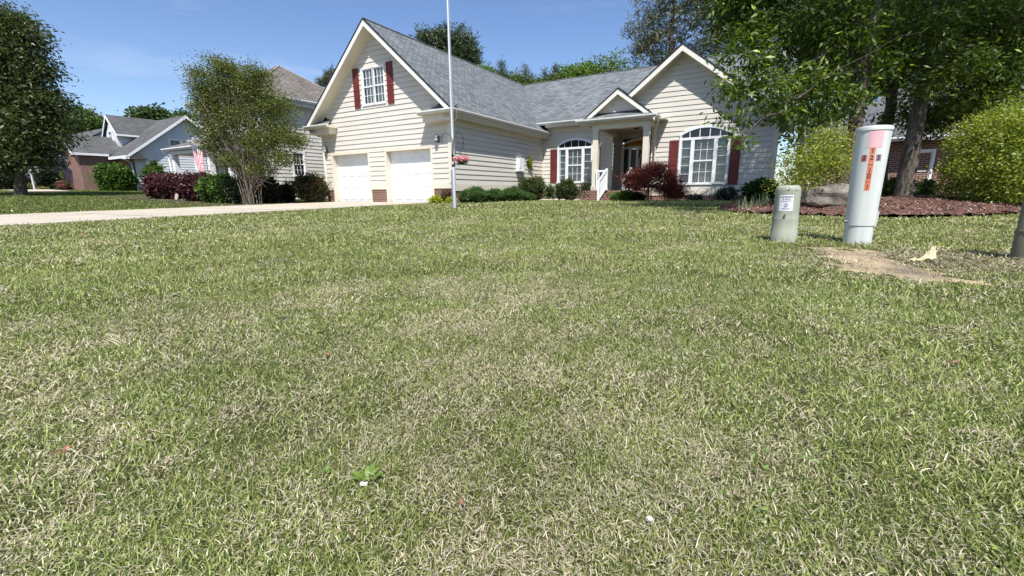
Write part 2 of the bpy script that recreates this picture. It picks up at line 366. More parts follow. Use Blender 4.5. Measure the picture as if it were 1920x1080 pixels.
for (a, b) in (D1, D2):
    d = MB(); wf.box(d, a, b, .0, 2.13, -.3, -.25)
    for r_ in range(4):
        z0 = r_*.5325; wf.box(d, a, b, z0+.006, z0+.5265, -.25, -.235)
        for c_ in range(4):
            x0 = a+.06+(b-a-.12)*c_/4; x1 = a+.06+(b-a-.12)*(c_+1)/4
            # framed recess and raised centre field
            wf.box(d, x0+.05, x1-.05, z0+.10, z0+.43, -.236, -.222); wf.box(d, x0+.09, x1-.09, z0+.14, z0+.39, -.23, -.213)
    d.build('garage_door', WHITE, HS)
    ap = MB(); wf.box(ap, a, b, -.2, -.005, -.6, .0)
# gable window with two sashes
for h0, h1 in ((-4.64, -4.04), (-3.98, -3.38)):
    window_rect(HS, wf, h0, h1, 4.12, 5.52, 3, 2, True, 1, casing=.06)
shutter(HS, wf, -5.18, -4.84, 4.02, 5.62); shutter(HS, wf, -3.18, -2.84, 4.02, 5.62)
# garage roof
OH = .5; RE = .42
zE = RZ-SL*(RE-RU)
rf = MB()
roof_poly(rf, [(RU, -OH, RZ), (RE, -OH, zE), (RE, 8.02, zE), (RU, 12.9, RZ)])
roof_poly(rf, [(RU, -OH, RZ), (RU, 12.9, RZ), (2*RU-RE, 12.9, zE), (2*RU-RE, -OH, zE)])
# main roof
MZ, MV, EV, EZ = 7.24, 12.9, 7.45, 3.90; MS = (MZ-EZ)/(MV-EV)
roof_poly(rf, [(RU, MV, MZ), (-.25, EV, EZ), (11.42, EV, EZ), (11.42, MV, MZ)])
roof_poly(rf, [(RU-4, MV, MZ), (11.42, MV, MZ), (11.42, MV+5.5, EZ), (RU-4, MV+5.5, EZ)])
# wing roof
WU, WZ, WV, WSL = 7.37, 6.05, 5.5, .787
wz = lambda u: WZ-WSL*abs(u-WU)
vz = lambda z: EV+(z-EZ)/MS
roof_poly(rf, [(WU, WV, WZ), (11.4, WV, wz(11.4)), (11.4, 7.0, wz(11.4)), (WU, vz(WZ), WZ)])
roof_poly(rf, [(WU, WV, WZ), (WU, vz(WZ), WZ), (3.9, 6.6, wz(3.9)), (3.9, WV, wz(3.9))])
# porch roof
PU, PZ, PV, PSL = 4.95, 4.62, 5.1, .76
pz = lambda u: PZ-PSL*abs(u-PU)
roof_poly(rf, [(PU, PV, PZ), (6.55, PV, pz(6.55)), (6.55, 7.3, pz(6.55)), (PU, 8.7, PZ)])
roof_poly(rf, [(PU, PV, PZ), (PU, 8.7, PZ), (3.35, 7.3, pz(3.35)), (3.35, PV, pz(3.35))])
roof_poly(rf, [(3.3, 4.8, 3.40), (6.6, 4.8, 3.40), (6.2, 5.35, 3.66), (3.7, 5.35, 3.66)], .05)
ROOF = rf.build('roof', SHINGLE, HS)
rc = MB()     # ridge caps
for a, b in (((RU, -OH, RZ), (RU, 12.9, RZ)), ((RU, MV, MZ), (11.4, MV, MZ)), ((WU, WV, WZ), (WU, vz(WZ), WZ)), ((PU, PV, PZ), (PU, 8.6, PZ))):
    rc.tube([np.array(a)+(0, 0, .0), np.array(b)+(0, 0, .0)], .045, 6)
rc.build('ridge_cap', SHINGLE_D, ROOF)
# rake boards, soffits
def rakes(parent, uc, zt, v0, v1, uL, uR, slope, bh=.2, th=.1):
    f = MB(); s = MB(); e_ = MB()
    for ue, sg in ((uL, -1), (uR, 1)):
        ze = zt-slope*abs(ue-uc)
        top = [(uc, v0-.03, zt-th*.3), (ue, v0-.03, ze-th*.3)]
        f.prism([(uc, v0-.03, zt-.04), (ue, v0-.03, ze-.04), (ue, v0-.03, ze-.04-bh), (uc, v0-.03, zt-.04-bh*1.12)], (0, .03, 0))
        s.prism([(uc, v0, zt-.17), (ue, v0, ze-.17), (ue, v0, ze-.20), (uc, v0, zt-.20)], (0, v1-v0, 0))
        # frieze against the wall
        s.prism([(uc, v1-.045, zt-.20), (ue-sg*.4, v1-.045, ze+slope*.4-.20), (ue-sg*.4, v1-.045, ze+slope*.4-.30), (uc, v1-.045, zt-.31)], (0, .04, 0))
        e_.prism([(uc, v0-.05, zt+.025), (ue+sg*.03, v0-.05, ze+.0), (ue+sg*.03, v0-.05, ze-.045), (uc, v0-.05, zt-.03)], (0, .06, 0))
    f.build('rake_board', FASCIA, parent); s.build('soffit', TRIM, parent); e_.build('roof_edge', DARKMETAL, parent)
rakes(HS, RU, RZ, -OH, 0, 2*RU-RE, RE, SL, .2)
rakes(HS, WU, WZ, WV, 6.0, 3.9, 11.4, WSL, .2)
rakes(HS, PU, PZ, PV, 5.42, 3.35, 6.55, PSL, .18)
# eave soffits / cornice returns
so_ = MB()
so_.box((0.0, -.42, zE-.30), (.36, 7.98, zE-.12)); so_.box((.33, -.45, zE-.22), (.415, 8.0, zE-.02))
so_.box((.0, -.02, zE-.52), (.03, 7.98, zE-.30))
so_.box((2*RU-.36, -.42, zE-.30), (2*RU+.1, 8, zE-.12))
so_.box((.4, EV+.02, EZ-.24), (3.6, 8.0, EZ-.15)); so_.box((.42, EV, EZ-.22), (3.4, EV+.05, EZ-.03)); so_.box((.0, 7.965, EZ-.46), (3.9, 8.0, EZ-.24))
so_.build('eave_soffit', TRIM, HS)
for s_, u0 in ((1, 0), (-1, 2*RU)):
    rt = MB(); rr = MB(); fl = MB()
    a, b = (u0-s_*1.15, u0+s_*RE); lo, hi = min(a, b), max(a, b)
    rt.box((lo+.12, -.42, zE-.40), (hi-.12, 0.0, zE-.16)); rt.box((lo, -OH-.02, zE-.16), (hi-.01, 0, zE-.05))
    e0 = u0-s_*1.2
    roof_poly(rr, [(lo, -OH, zE-.03), (hi, -OH, zE-.03), (hi if s_ > 0 else hi-.5, 0, zE+.24), (lo+.5 if s_ > 0 else lo, 0, zE+.24)], .03)
    fl.prism([(u0-s_*.65, -.012, zE+.22), (u0+s_*.15, -.012, zE+.22), (u0-s_*.25, -.012, zE+.46)], (0, -.02, 0))
    rt.build('cornice_return', TRIM, HS); rr.build('return_roof', SHINGLE, HS); fl.build('flashing', DARKMETAL, HS)
gutter(HS, (RE, -OH, zE-.0), (RE, 8.02, zE-.0), (1, 0, 0))
gutter(HS, (-1.15, -OH-.02, zE-.02), (RE+.12, -OH-.02, zE-.02), (0, -1, 0)); gutter(HS, (2*RU-RE-.1, -OH-.02, zE-.02), (2*RU+1.15, -OH-.02, zE-.02), (0, -1, 0))
gutter(HS, (-.1, EV, EZ), (3.35, EV, EZ), (0, -1, 0))
fl2 = MB(); fl2.prism([(-.12, EV-.13, EZ-.02), (RE+.13, 8.06, zE-.05), (RE+.13, 8.06, zE-.14), (-.12, EV-.13, EZ-.14)], (.03, .03, 0)); fl2.build('valley_flashing', DARKMETAL, HS)
# side wall (u = 0, facing +u)
ws = Wall((0, 0, 0), (0, 1, 0), (1, 0, 0)); full = lambda a: (lambda z: a)
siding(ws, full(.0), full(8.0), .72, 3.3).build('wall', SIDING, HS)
b2 = MB(); ws.box(b2, 0, 8, -.4, .45, -.2, .004); b2.build('brick_base', BRICK, HS)
t2 = MB(); ws.box(t2, 0, 8, .45, .72, -.02, .03); ws.box(t2, -.02, .14, .72, 3.1, 0, .042); t2.build('trim', TRIM, HS)
# garage rear/left walls (plain, unseen) and bulk
bw = MB(); bw.box((GW, .02, 0), (GW+.1, 16, 3.5)); bw.build('wall', SIDING, HS)
# front wall v = 8
w8 = Wall((0, 8, 0), (1, 0, 0), (0, -1, 0))
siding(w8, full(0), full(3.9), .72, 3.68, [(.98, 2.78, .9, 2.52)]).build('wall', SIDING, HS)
b3 = MB(); w8.box(b3, 0, 3.9, -.4, .45, -.2, .004); b3.build('brick_base', BRICK, HS)
t3 = MB(); w8.box(t3, 0, 3.9, .45, .72, -.02, .03); w8.box(t3, 0.001, .06, .72, 3.5, 0, .035); w8.box(t3, 3.62, 3.9, .43, 3.4, 0, .05); t3.build('trim', TRIM, HS)
arch_window(HS, w8, 1.88, .9, 2.78, 3.08, 1.95)
shutter(HS, w8, .49, .87, .88, 2.6); shutter(HS, w8, 2.89, 3.25, .88, 2.6)
# recess: side wall u=4.5, door wall v=9.3
wr = Wall((3.9, 8, 0), (0, 1, 0), (1, 0, 0)); siding(wr, full(.0), full(1.35), .43, 3.3).build('wall', SIDING, HS)
w9 = Wall((0, 9.3, 0), (1, 0, 0), (0, -1, 0)); siding(w9, full(3.9), full(6.9), .43, 3.3, [(4.0, 5.7, 0, 3.0)]).build('wall', SIDING, HS)
cl = MB(); cl.box((3.5, 5.3, 3.28), (6.9, 9.3, 3.34)); cl.build('porch_ceiling', TRIM, HS)
wl = Wall((6.25, 6, 0), (0, 1, 0), (-1, 0, 0)); siding(wl, full(0), full(3.3), .43, 3.3).build('wall', SIDING, HS)
# front door with arched surround
w9 = Wall((-.95, 9.3, 0), (1, 0, 0), (0, -1, 0))
DR = MB(); w9.box(DR, 5.42, 6.30, .45, 2.5, -.12, -.05)
for a, b in ((.55, 1.15), (1.3, 2.35)):
    for h in (5.5, 5.9): w9.box(DR, h, h+.33, a, b, -.05, -.035)
dr = DR.build('front_door', noisy('dark_red_door', (.07, .012, .012), (.09, .016, .015), 3, .35), HS)
k = MB(); k.tube([(5.25, 9.35, 1.45), (5.25, 9.30, 1.45)], .03, 10); k.build('door_knob', mat('brass', (.5, .36, .12), .3, 1), dr)
ds = MB()
w9.box(ds, 4.95, 5.03, .45, 2.62, -.12, .04); w9.box(ds, 5.32, 5.42, .45, 2.52, -.12, .03); w9.box(ds, 6.30, 6.40, .45, 2.52, -.12, .03); w9.box(ds, 6.62, 6.70, .45, 2.62, -.12, .04)
w9.box(ds, 5.03, 6.62, 2.52, 2.62, -.12, .035); w9.box(ds, 5.03, 5.32, .45, .95, -.1, .02)
hs = np.linspace(-.87, .87, 17)
af = lambda h: 2.62+.36*math.sqrt(max(0, 1-(h/.9)**2))
for i in range(16):
    a, b = hs[i], hs[i+1]; ds.prism([w9.P(5.825+a, af(a)-.08, .0), w9.P(5.825+b, af(b)-.08, .0), w9.P(5.825+b, af(b)+.03, 0), w9.P(5.825+a, af(a)+.03, 0)], w9.n*.04)
ds.build('door_surround', FASCIA, HS)
gl = MB(); w9.box(gl, 5.03, 5.32, .95, 2.52, -.1, -.06); w9.box(gl, 6.40, 6.62, .95, 2.52, -.1, -.06)
gl.face([w9.P(5.825+h, af(h)-.07, -.03) for h in hs]+[w9.P(6.6, 2.6, -.03), w9.P(5.05, 2.6, -.03)]); gl.build('sidelight', DARKGLASS, HS)
vl = MB(); n_ = 9
for i in range(n_):
    a = 5.1+i*1.45/n_; b = a+1.45/n_; vl.face([w9.P(a, 2.86, -.025), w9.P(a, 2.68, -.025), w9.P((a+b)/2, 2.61+.02*(i % 2), -.022), w9.P(b, 2.68, -.025), w9.P(b, 2.86, -.025)])
vl.build('valance', noisy('amber_cloth', (.42, .19, .04), (.30, .12, .03), 8, .8), HS)
# storm door standing open
sd = MB(); a0 = np.array([5.38, 9.22, 0]); dd = np.array([-.42, -.78, 0])
def sdp(t, z, o=0): return a0+dd*t+np.array([.04*o, 0, z])
for t0, t1, z0, z1 in ((0, .1, .47, 2.5), (.9, 1, .47, 2.5), (.1, .9, .47, .62), (.1, .9, 2.38, 2.5), (.1, .9, .98, 1.04)):
    sd.prism([sdp(t0, z0), sdp(t1, z0), sdp(t1, z1), sdp(t0, z1)], (.04, 0, 0))
pts = [sdp(.5+.3*math.cos(a), 1.7+.5*math.sin(a), .5) for a in np.linspace(0, 2*math.pi, 25)]; sd.tube(pts, .02, 6, False)
sd.build('storm_door', WHITE, HS)
pl = MB(); pl.lathe([(0.001, 0), (.16, 0), (.15, -.05), (.09, -.11), (.001, -.12)], (5.3, 7.0, 3.28), 16); pl.build('ceiling_light', mat('bronze', (.06, .035, .02), .4, .7), HS)
# porch: columns, beam, floor, steps
co = MB
for (u, v) in ((4.02, 5.22), (6.22, 5.22)):
    c = MB(); c.box((u-.12, v-.12, .43), (u+.12, v+.12, 3.02)); c.box((u-.15, v-.15, .43), (u+.15, v+.15, .62)); c.box((u-.14, v-.14, 2.88), (u+.14, v+.14, 3.02)); c.build('column', TRIM, HS)
bm = MB(); bm.box((3.86, 5.08, 3.02), (6.38, 5.36, 3.34)); bm.box((3.86, 5.36, 3.02), (4.10, 8.0, 3.34)); bm.box((6.14, 5.36, 3.02), (6.38, 6.0, 3.34))
bm.box((3.40, 4.86, 3.24), (6.50, 5.4, 3.33)); bm.build('beam', TRIM, HS)
gutter(HS, (3.22, 4.8, 3.42), (6.68, 4.8, 3.42), (0, -1, 0)); gutter(HS, (6.6, 4.72, 3.42), (6.6, 5.95, 3.42), (1, 0, 0))
wp_ = Wall((0, 5.4, 0), (1, 0, 0), (0, -1, 0)); siding(wp_, lambda z: PU-(PZ-.1-z)/PSL, lambda z: PU+(PZ-.1-z)/PSL, 3.62, 4.5, t=.02).build('pediment', SIDING, HS)
pf = MB(); pf.prism([(3.85, 5.37, 3.67), (6.05, 5.37, 3.67), (6.05, 5.37, 3.74), (3.85, 5.37, 3.71)], (0, -.02, 0)); pf.build('flashing', DARKMETAL, HS)
st = MB(); st.box((3.4, 4.98, -.4), (6.3, 9.3, .43))
for i in range(3): st.box((4.5, 4.98-.3*(i+1), -.4), (5.8, 4.98-.3*i, .43-.145*(i+1)))
st.build('brick_steps', BRICK, HS)
def railing(u, parent):
    r = MB(); v0, v1 = 5.0, 4.02; zt0, zt1 = 1.28, .78; zb0, zb1 = .52, .02
    r.box((u-.045, v0-.045, .43), (u+.045, v0+.045, 1.36)); r.box((u-.045, v1-.045, -.06), (u+.045, v1+.045, .86)); r.box((u-.08, v1-.08, -.07), (u+.08, v1+.08, -.03)); r.box((u-.08, v0-.08, .43), (u+.08, v0+.08, .47))
    for za, zb in ((zt0, zt1), (zb0, zb1)): r.prism([(u-.03, v0, za), (u-.03, v1, zb), (u-.03, v1, zb+.06), (u-.03, v0, za+.06)], (.06, 0, 0))
    for i in range(1, 9):
        t = i/9; v = v0+(v1-v0)*t; r.box((u-.015, v-.015, zb0+(zb1-zb0)*t), (u+.015, v+.015, zt0+(zt1-zt0)*t+.02))
    return r.build('stair_rail', WHITE, parent)
railing(4.62, HS); railing(5.68, HS)
pr = MB(); pr.box((4.14, 5.0, 1.22), (4.58, 5.06, 1.30)); pr.box((4.14, 5.0, .53), (4.58, 5.06, .58)); pr.box((4.25, 5.015, .58), (4.28, 5.045, 1.22)); pr.box((4.42, 5.015, .58), (4.45, 5.045, 1.22)); pr.box((4.14, 4.985, .43), (4.20, 5.045, 1.33)); pr.build('porch_rail', WHITE, HS)
# wing wall v = 6
w6 = Wall((0, 6, 0), (1, 0, 0), (0, -1, 0))
wR = lambda z: min(10.95, WU+(WZ-.12-z)/WSL); wLf = lambda z: max(6.25, WU-(WZ-.12-z)/WSL) if z < 3.3 else max(3.9, WU-(WZ-.12-z)/WSL)
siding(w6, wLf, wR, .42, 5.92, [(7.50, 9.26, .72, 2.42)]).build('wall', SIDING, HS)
t6 = MB(); w6.box(t6, 6.25, 10.97, .18, .42, -.02, .03); w6.box(t6, 10.83, 10.98, .42, 3.0, -.05, .045); t6.build('trim', TRIM, HS)
b6 = MB(); w6.box(b6, 6.3, 10.95, -.4, .18, -.2, .004); b6.build('brick_base', BRICK, HS)
arch_window(HS, w6, 8.38, .72, 2.66, 2.97, 1.92)
shutter(HS, w6, 7.02, 7.38, .66, 2.46); shutter(HS, w6, 9.38, 9.74, .60, 2.42)
we = Wall((10.95, 6, 0), (0, 1, 0), (1, 0, 0)); siding(we, full(0), full(10), .4, 3.0).build('wall', SIDING, HS)
eg = MB(); eg.face([(10.9, 8, 0), (10.9, 18, 0), (10.9, 18, 3.9), (10.9, 12.9, 7.1), (10.9, 8, 3.9)]); eg.box((11.3, 5.55, 2.7), (11.42, 7.2, 2.9)); eg.build('wall', SIDING, HS)
gutter(HS, (11.4, 5.5, wz(11.4)), (11.4, 7.0, wz(11.4)), (1, 0, 0))
# downspouts
def downspout(pts, m=GUTTER):
    d = MB(); d.tube(pts, .045, 4); return d.build('downspout', m, HS)
downspout([(.50, -.30, 3.38), (.47, -.2, 3.22), (.30, -.10, 3.08), (.08, -.06, 2.98), (.06, -.06, .3)], TRIM)
downspout([(2*RU-.40, -.4, 3.38), (2*RU-.2, -.1, 3.05), (2*RU+.05, -.06, 2.95), (2*RU+.05, -.06, .3)], TRIM)
downspout([(6.66, 5.0, 3.3), (6.62, 5.3, 3.12), (6.45, 5.6, 2.9), (6.42, 5.88, 2.75), (6.42, 5.9, .2)], TRIM)
# wall lamps
def wall_lamp(u, z):
    a = MB(); a.box((u-.06, -.03, z-.12), (u+.06, .0, z+.10)); a.tube([(u, -.02, z-.05), (u, -.12, z-.13), (u, -.16, z-.06)], .014, 6); a.lathe([(.001, .20), (.03, .17), (.10, .09), (.105, .07)], (u, -.16, z), 8); a.lathe([(.06, -.09), (.075, -.07), (.05, -.1), (.001, -.12)], (u, -.16, z), 8)
    o = a.build('wall_lamp', mat('aged_bronze', (.16, .15, .13), .45, .4), HS)
    g = MB(); g.lathe([(.06, -.08), (.085, .07)], (u, -.16, z), 8); g.build('lamp_glass', mat('frosted', (.5, .5, .47), .2), o)
wall_lamp(-.62, 2.45); wall_lamp(-7.33, 2.38)
# utility box on the side wall
ub = MB(); ub.box((.03, 5.05, 1.45), (.16, 5.65, 2.02)); ub.box((.03, 4.98, 1.38), (.2, 5.72, 1.45)); ub.box((.16, 5.12, 1.55), (.18, 5.3, 1.95)); ub.build('meter_box', WHITE, HS)

# ================================================================== GROUND
def soilcol():
    m = mat('lawn_soil', (.1, .1, .05), .95, spec=.1); b = m.node_tree.nodes['Principled BSDF']
    t = N(m, 'ShaderNodeTexCoord')
    n1 = N(m, 'ShaderNodeTexNoise'); n1.inputs['Scale'].default_value = .55; n1.inputs['Detail'].default_value = 6
    n2 = N(m, 'ShaderNodeTexNoise'); n2.inputs['Scale'].default_value = 28; n2.inputs['Detail'].default_value = 6; n2.inputs['Roughness'].default_value = .7
    Lk(m, t.outputs['Object'], n1.inputs['Vector']); Lk(m, t.outputs['Object'], n2.inputs['Vector'])
    r1 = N(m, 'ShaderNodeValToRGB'); r1.color_ramp.elements[0].position = .38; r1.color_ramp.elements[1].position = .62
    r1.color_ramp.elements[0].color = (.065, .068, .028, 1); r1.color_ramp.elements[1].color = (.105, .098, .045, 1)
    r2 = N(m, 'ShaderNodeValToRGB'); r2.color_ramp.elements[0].position = .3; r2.color_ramp.elements[1].position = .72
    r2.color_ramp.elements[0].color = (.42, .45, .38, 1); r2.color_ramp.elements[1].color = (1.25, 1.2, 1.15, 1)
    Lk(m, n1.outputs['Fac'], r1.inputs['Fac']); Lk(m, n2.outputs['Fac'], r2.inputs['Fac'])
    mu = N(m, 'ShaderNodeMixRGB'); mu.blend_type = 'MULTIPLY'; mu.inputs['Fac'].default_value = 1
    Lk(m, r1.outputs['Color'], mu.inputs['Color1']); Lk(m, r2.outputs['Color'], mu.inputs['Color2']); Lk(m, mu.outputs['Color'], b.inputs['Base Color'])
    bp = N(m, 'ShaderNodeBump'); bp.inputs['Strength'].default_value = .6; bp.inputs['Distance'].default_value = .03
    Lk(m, n2.outputs['Fac'], bp.inputs['Height']); Lk(m, bp.outputs['Normal'], b.inputs['Normal']); return m
def axis_coords(lo, hi, far, fine):
    c = list(np.arange(lo, hi+.001, fine)); s = fine
    a = hi
    while a < far: s *= 1.5; a += s; c.append(a)
    s = fine; a = lo
    while a > -far: s *= 1.5; a -= s; c.insert(0, a)
    return np.array(c)
gx = axis_coords(-22, 22, 900, .8); gy = axis_coords(-2, 32, 900, .8)
X, Y = np.meshgrid(gx, gy); Z = zg(X, Y)
V_ = np.stack([X, Y, Z], -1).reshape(-1, 3); nx, ny = len(gx), len(gy)
F_ = [(j*nx+i, j*nx+i+1, (j+1)*nx+i+1, (j+1)*nx+i) for j in range(ny-1) for i in range(nx-1)]
me = bpy.data.meshes.new('lawn'); me.from_pydata(V_.tolist(), [], F_); me.update()
tag(link('lawn', me, soilcol()), 'short green and straw coloured lawn running up to the houses', 'lawn', kind='structure')
def sheet(name, poly_uv, lift, m, nu=2, label=None, cat=None, world=False):
    """strip sheet following the ground. poly_uv: list of (left(u,v), right(u,v)) stations"""
    mb = MB(); rows = []
    for (a, b) in poly_uv:
        row = []
        for k in range(nu+1):
            t = k/nu; u = a[0]+(b[0]-a[0])*t; v = a[1]+(b[1]-a[1])*t; P = uv2w(u, v) if not world else np.array([u, v, 0.])
            row.append((P[0], P[1], float(zg(P[0], P[1]))+lift))
        rows.append(row)
    for i in range(len(rows)-1):
        for k in range(nu): mb.face([rows[i][k], rows[i][k+1], rows[i+1][k+1], rows[i+1][k]][::1], uv=[(q[0], q[1]) for q in (rows[i][k], rows[i][k+1], rows[i+1][k+1], rows[i+1][k])])
    for i in range(len(rows)-1):
        for k in (0, nu):
            p, q = rows[i][k], rows[i+1][k]; mb.face([p, q, (q[0], q[1], q[2]-lift-.05), (p[0], p[1], p[2]-lift-.05)])
    return tag(mb.build(name, m), label, cat, kind='structure')
CONC = noisy('concrete', (.42, .37, .29), (.50, .45, .365), 1.1, .85, .25, bscale=90, spec=.2)
def drive_right(v): return -.95 if v > -1.2 else -.95+.0*(v)
vs = [.0, -.6, -1.2, -2, -3, -4, -5, -6, -7, -8, -9, -10, -11, -12, -13, -14, -15, -16]
sheet('driveway', [((-7.45, v), (-.85, v)) for v in vs], .022, CONC, 4, 'pale concrete driveway leading up to the two garage doors', 'driveway')
jt = MB()
for v in (-3.2, -6.4, -9.6, -12.8):
    for k in range(12):
        a, b = [uv2w(-7.45+6.6*(k+i)/12, v) for i in (0, 1)]; d = DV*.012
        za, zb = float(zg(a[0], a[1]))+.026, float(zg(b[0], b[1]))+.026; jt.face([(a-d)[:2].tolist()+[za], (b-d)[:2].tolist()+[zb], (b+d)[:2].tolist()+[zb], (a+d)[:2].tolist()+[za]])
tag(jt.build('driveway_joints', mat('joint_dark', (.12, .10, .08), .9)), None, None, kind='structure')
sheet('neighbor_driveway', [((u, -5.2), (u, -3.0)) for u in np.arange(-62, -28.5, 2)], .02, CONC, 2, 'narrow strip of far concrete drive in front of the brick house', 'driveway')

def inpoly(px, py, poly):
    px = np.asarray(px); py = np.asarray(py); c = np.zeros(px.shape, bool); n = len(poly)
    for i in range(n):
        x0, y0 = poly[i]; x1, y1 = poly[(i+1) % n]
        k = ((y0 > py) != (y1 > py)); t = px < (x1-x0)*(py-y0)/((y1-y0) if y1 != y0 else 1e-9)+x0; c ^= (k & t)
    return c
def vnoise(x, y, s, seed=0):     # smooth value noise
    x = np.asarray(x)*s; y = np.asarray(y)*s; xi = np.floor(x).astype(int); yi = np.floor(y).astype(int); fx = x-xi; fy = y-yi
    fx = fx*fx*(3-2*fx); fy = fy*fy*(3-2*fy)
    def h(a, b): k = (a*374761393+b*668265263+seed*974634777) & 0xffffffff; k = ((k ^ (k >> 13))*1274126177) & 0xffffffff; return ((k ^ (k >> 16)) & 0xffff)/65535.
    return (h(xi, yi)*(1-fx)+h(xi+1, yi)*fx)*(1-fy)+(h(xi, yi+1)*(1-fx)+h(xi+1, yi+1)*fx)*fy
# ---- mulch bed (world xy)
MUL = [(4.35, 8.6), (4.9, 7.75), (5.5, 7.1), (6.3, 6.75), (7.5, 6.9), (8.8, 7.5), (10.2, 8.3), (13, 9.3), (16, 11), (16, 15), (11, 15), (8, 14), (6.2, 12.5), (5.0, 10.8), (4.5, 9.6)]
MCX, MCY = 7.0, 9.6
def mulch_h(x, y):
    # distance to the border approximated by radial sampling
    P = np.array(MUL); d = np.full(np.shape(x), 1e9)
    for i in range(len(P)):
        a, b = P[i], P[(i+1) % len(P)]; ab = b-a; t = np.clip(((x-a[0])*ab[0]+(y-a[1])*ab[1])/(ab@ab), 0, 1)
        d = np.minimum(d, np.hypot(x-a[0]-t*ab[0], y-a[1]-t*ab[1]))
    return np.where(inpoly(x, y, MUL), .03+.17*np.clip(d/1.6, 0, 1)**.8, -.05)
gx2 = np.arange(3.6, 16.4, .12); gy2 = np.arange(6.5, 15.3, .12); X, Y = np.meshgrid(gx2, gy2); Hm = mulch_h(X, Y)
Z = zg(X, Y)+Hm+(vnoise(X, Y, 5)-.5)*.05+(vnoise(X, Y, 16, 3)-.5)*.03
V_ = np.stack([X, Y, Z], -1).reshape(-1, 3); nx = len(gx2); ok = (Hm > -.01).reshape(-1)
F_ = [f for j in range(len(gy2)-1) for i in range(nx-1) for f in [(j*nx+i, j*nx+i+1, (j+1)*nx+i+1, (j+1)*nx+i)] if all(ok[k] for k in f)]
me = bpy.data.meshes.new('mulch_bed'); me.from_pydata(V_.tolist(), [], F_); me.update()
MULM = noisy('red_mulch', (.09, .05, .04), (.18, .105, .085), 22, .95, .9, bscale=60, spec=.1)
tag(link('mulch_bed', me, MULM), 'raised bed of reddish brown mulch behind the two utility pedestals', 'mulch bed', kind='structure')
def scatter_chips(name, n, pts, L_, Wd, cols, lift=.0, tilt=.5, matl=None):
    p = np.asarray(pts); n = len(p); a = rng.uniform(0, 2*math.pi, n); l = rng.uniform(.5, 1.3, n)*L_; w_ = rng.uniform(.5, 1.3, n)*Wd
    d = np.stack([np.cos(a), np.sin(a), rng.normal(0, tilt, n)], -1); d /= np.linalg.norm(d, axis=1)[:, None]
    nrm = np.stack([rng.normal(0, tilt, n), rng.normal(0, tilt, n), np.ones(n)], -1); s = np.cross(nrm, d); s /= np.linalg.norm(s, axis=1)[:, None]
    d = d*l[:, None]/2; s = s*w_[:, None]/2; V = np.stack([p-d-s, p+d-s*.6, p+d+s*.6, p-d+s], 1)
    c = np.array(cols)[rng.integers(0, len(cols), n)]*rng.uniform(.7, 1.3, (n, 1)); return link(name, arrmesh(name, V, 4, c), matl or LEAF)
n = 26000; cx = rng.uniform(3.8, 14, n); cy = rng.uniform(6.6, 12.5, n); k = inpoly(cx, cy, MUL); cx, cy = cx[k], cy[k]
cz = zg(cx, cy)+mulch_h(cx, cy)+(vnoise(cx, cy, 5)-.5)*.05+(vnoise(cx, cy, 16, 3)-.5)*.03+rng.uniform(0, .02, len(cx))
CHIPM = leafmat('wood_chip', 0., .9, .1)
tag(scatter_chips('mulch_chips', 0, np.stack([cx, cy, cz], -1), .055, .014, [(.17, .085, .066), (.13, .058, .045), (.08, .042, .032), (.23, .13, .105), (.38, .31, .26), (.15, .08, .062), (.29, .20, .16)], matl=CHIPM), 'loose reddish wood chips covering the raised bed', 'wood chips', kind='stuff')
# ---- bare soil patch
SOIL = [(2.48, 3.72), (2.76, 3.62), (2.82, 3.25), (2.66, 2.85), (2.62, 2.5), (2.45, 2.33), (2.12, 2.38), (2.08, 2.62), (2.20, 2.95), (2.38, 3.35)]
def litter_zone(x, y): return np.clip(1.25-((x-3.25)/1.25)**2-((y-2.95-(.12*(3.2-x)))/.52)**2, 0, 1)*(.5+.8*vnoise(x, y, 4, 61))
def soil_d(x, y): 
    P = np.array(SOIL); d = np.full(np.shape(x), 1e9)
    for i in range(len(P)):
        a, b = P[i], P[(i+1) % len(P)]; ab = b-a; t = np.clip(((x-a[0])*ab[0]+(y-a[1])*ab[1])/(ab@ab), 0, 1); d = np.minimum(d, np.hypot(x-a[0]-t*ab[0], y-a[1]-t*ab[1]))
    return np.where(inpoly(x, y, SOIL), d, -d)
gx3 = np.arange(1.7, 4.7, .04); gy3 = np.arange(2.2, 3.9, .04); X, Y = np.meshgrid(gx3, gy3); sdm = soil_d(X, Y)+(vnoise(X, Y, 7, 5)-.5)*.26+(vnoise(X, Y, 17, 8)-.5)*.12
Z = zg(X, Y)+.003+np.clip(sdm, 0, .1)*.06+(vnoise(X, Y, 12, 6)-.5)*.008*(sdm > 0); V_ = np.stack([X, Y, Z], -1).reshape(-1, 3); nx = len(gx3); ok = (sdm > -.02).reshape(-1)
F_ = [f for j in range(len(gy3)-1) for i in range(nx-1) for f in [(j*nx+i, j*nx+i+1, (j+1)*nx+i+1, (j+1)*nx+i)] if all(ok[k] for k in f)]
me = bpy.data.meshes.new('bare_soil'); me.from_pydata(V_.tolist(), [], F_); me.update()
SOILM = noisy('sandy_soil', (.20, .165, .12), (.44, .345, .22), 1.6, .95, .6, bscale=60, spec=.1, lo=.40, hi=.54)
tag(link('bare_soil', me, SOILM), 'sandy bare patch of ground in front of the tall pedestal', 'bare soil', kind='structure')
n = 9000; cx = rng.uniform(1.8, 4.6, n); cy = rng.uniform(2.3, 3.85, n); k = ((soil_d(cx, cy) > -.12) & (rng.random(n) < .25)) | (rng.random(n) < litter_zone(cx, cy)); cx, cy = cx[k], cy[k]
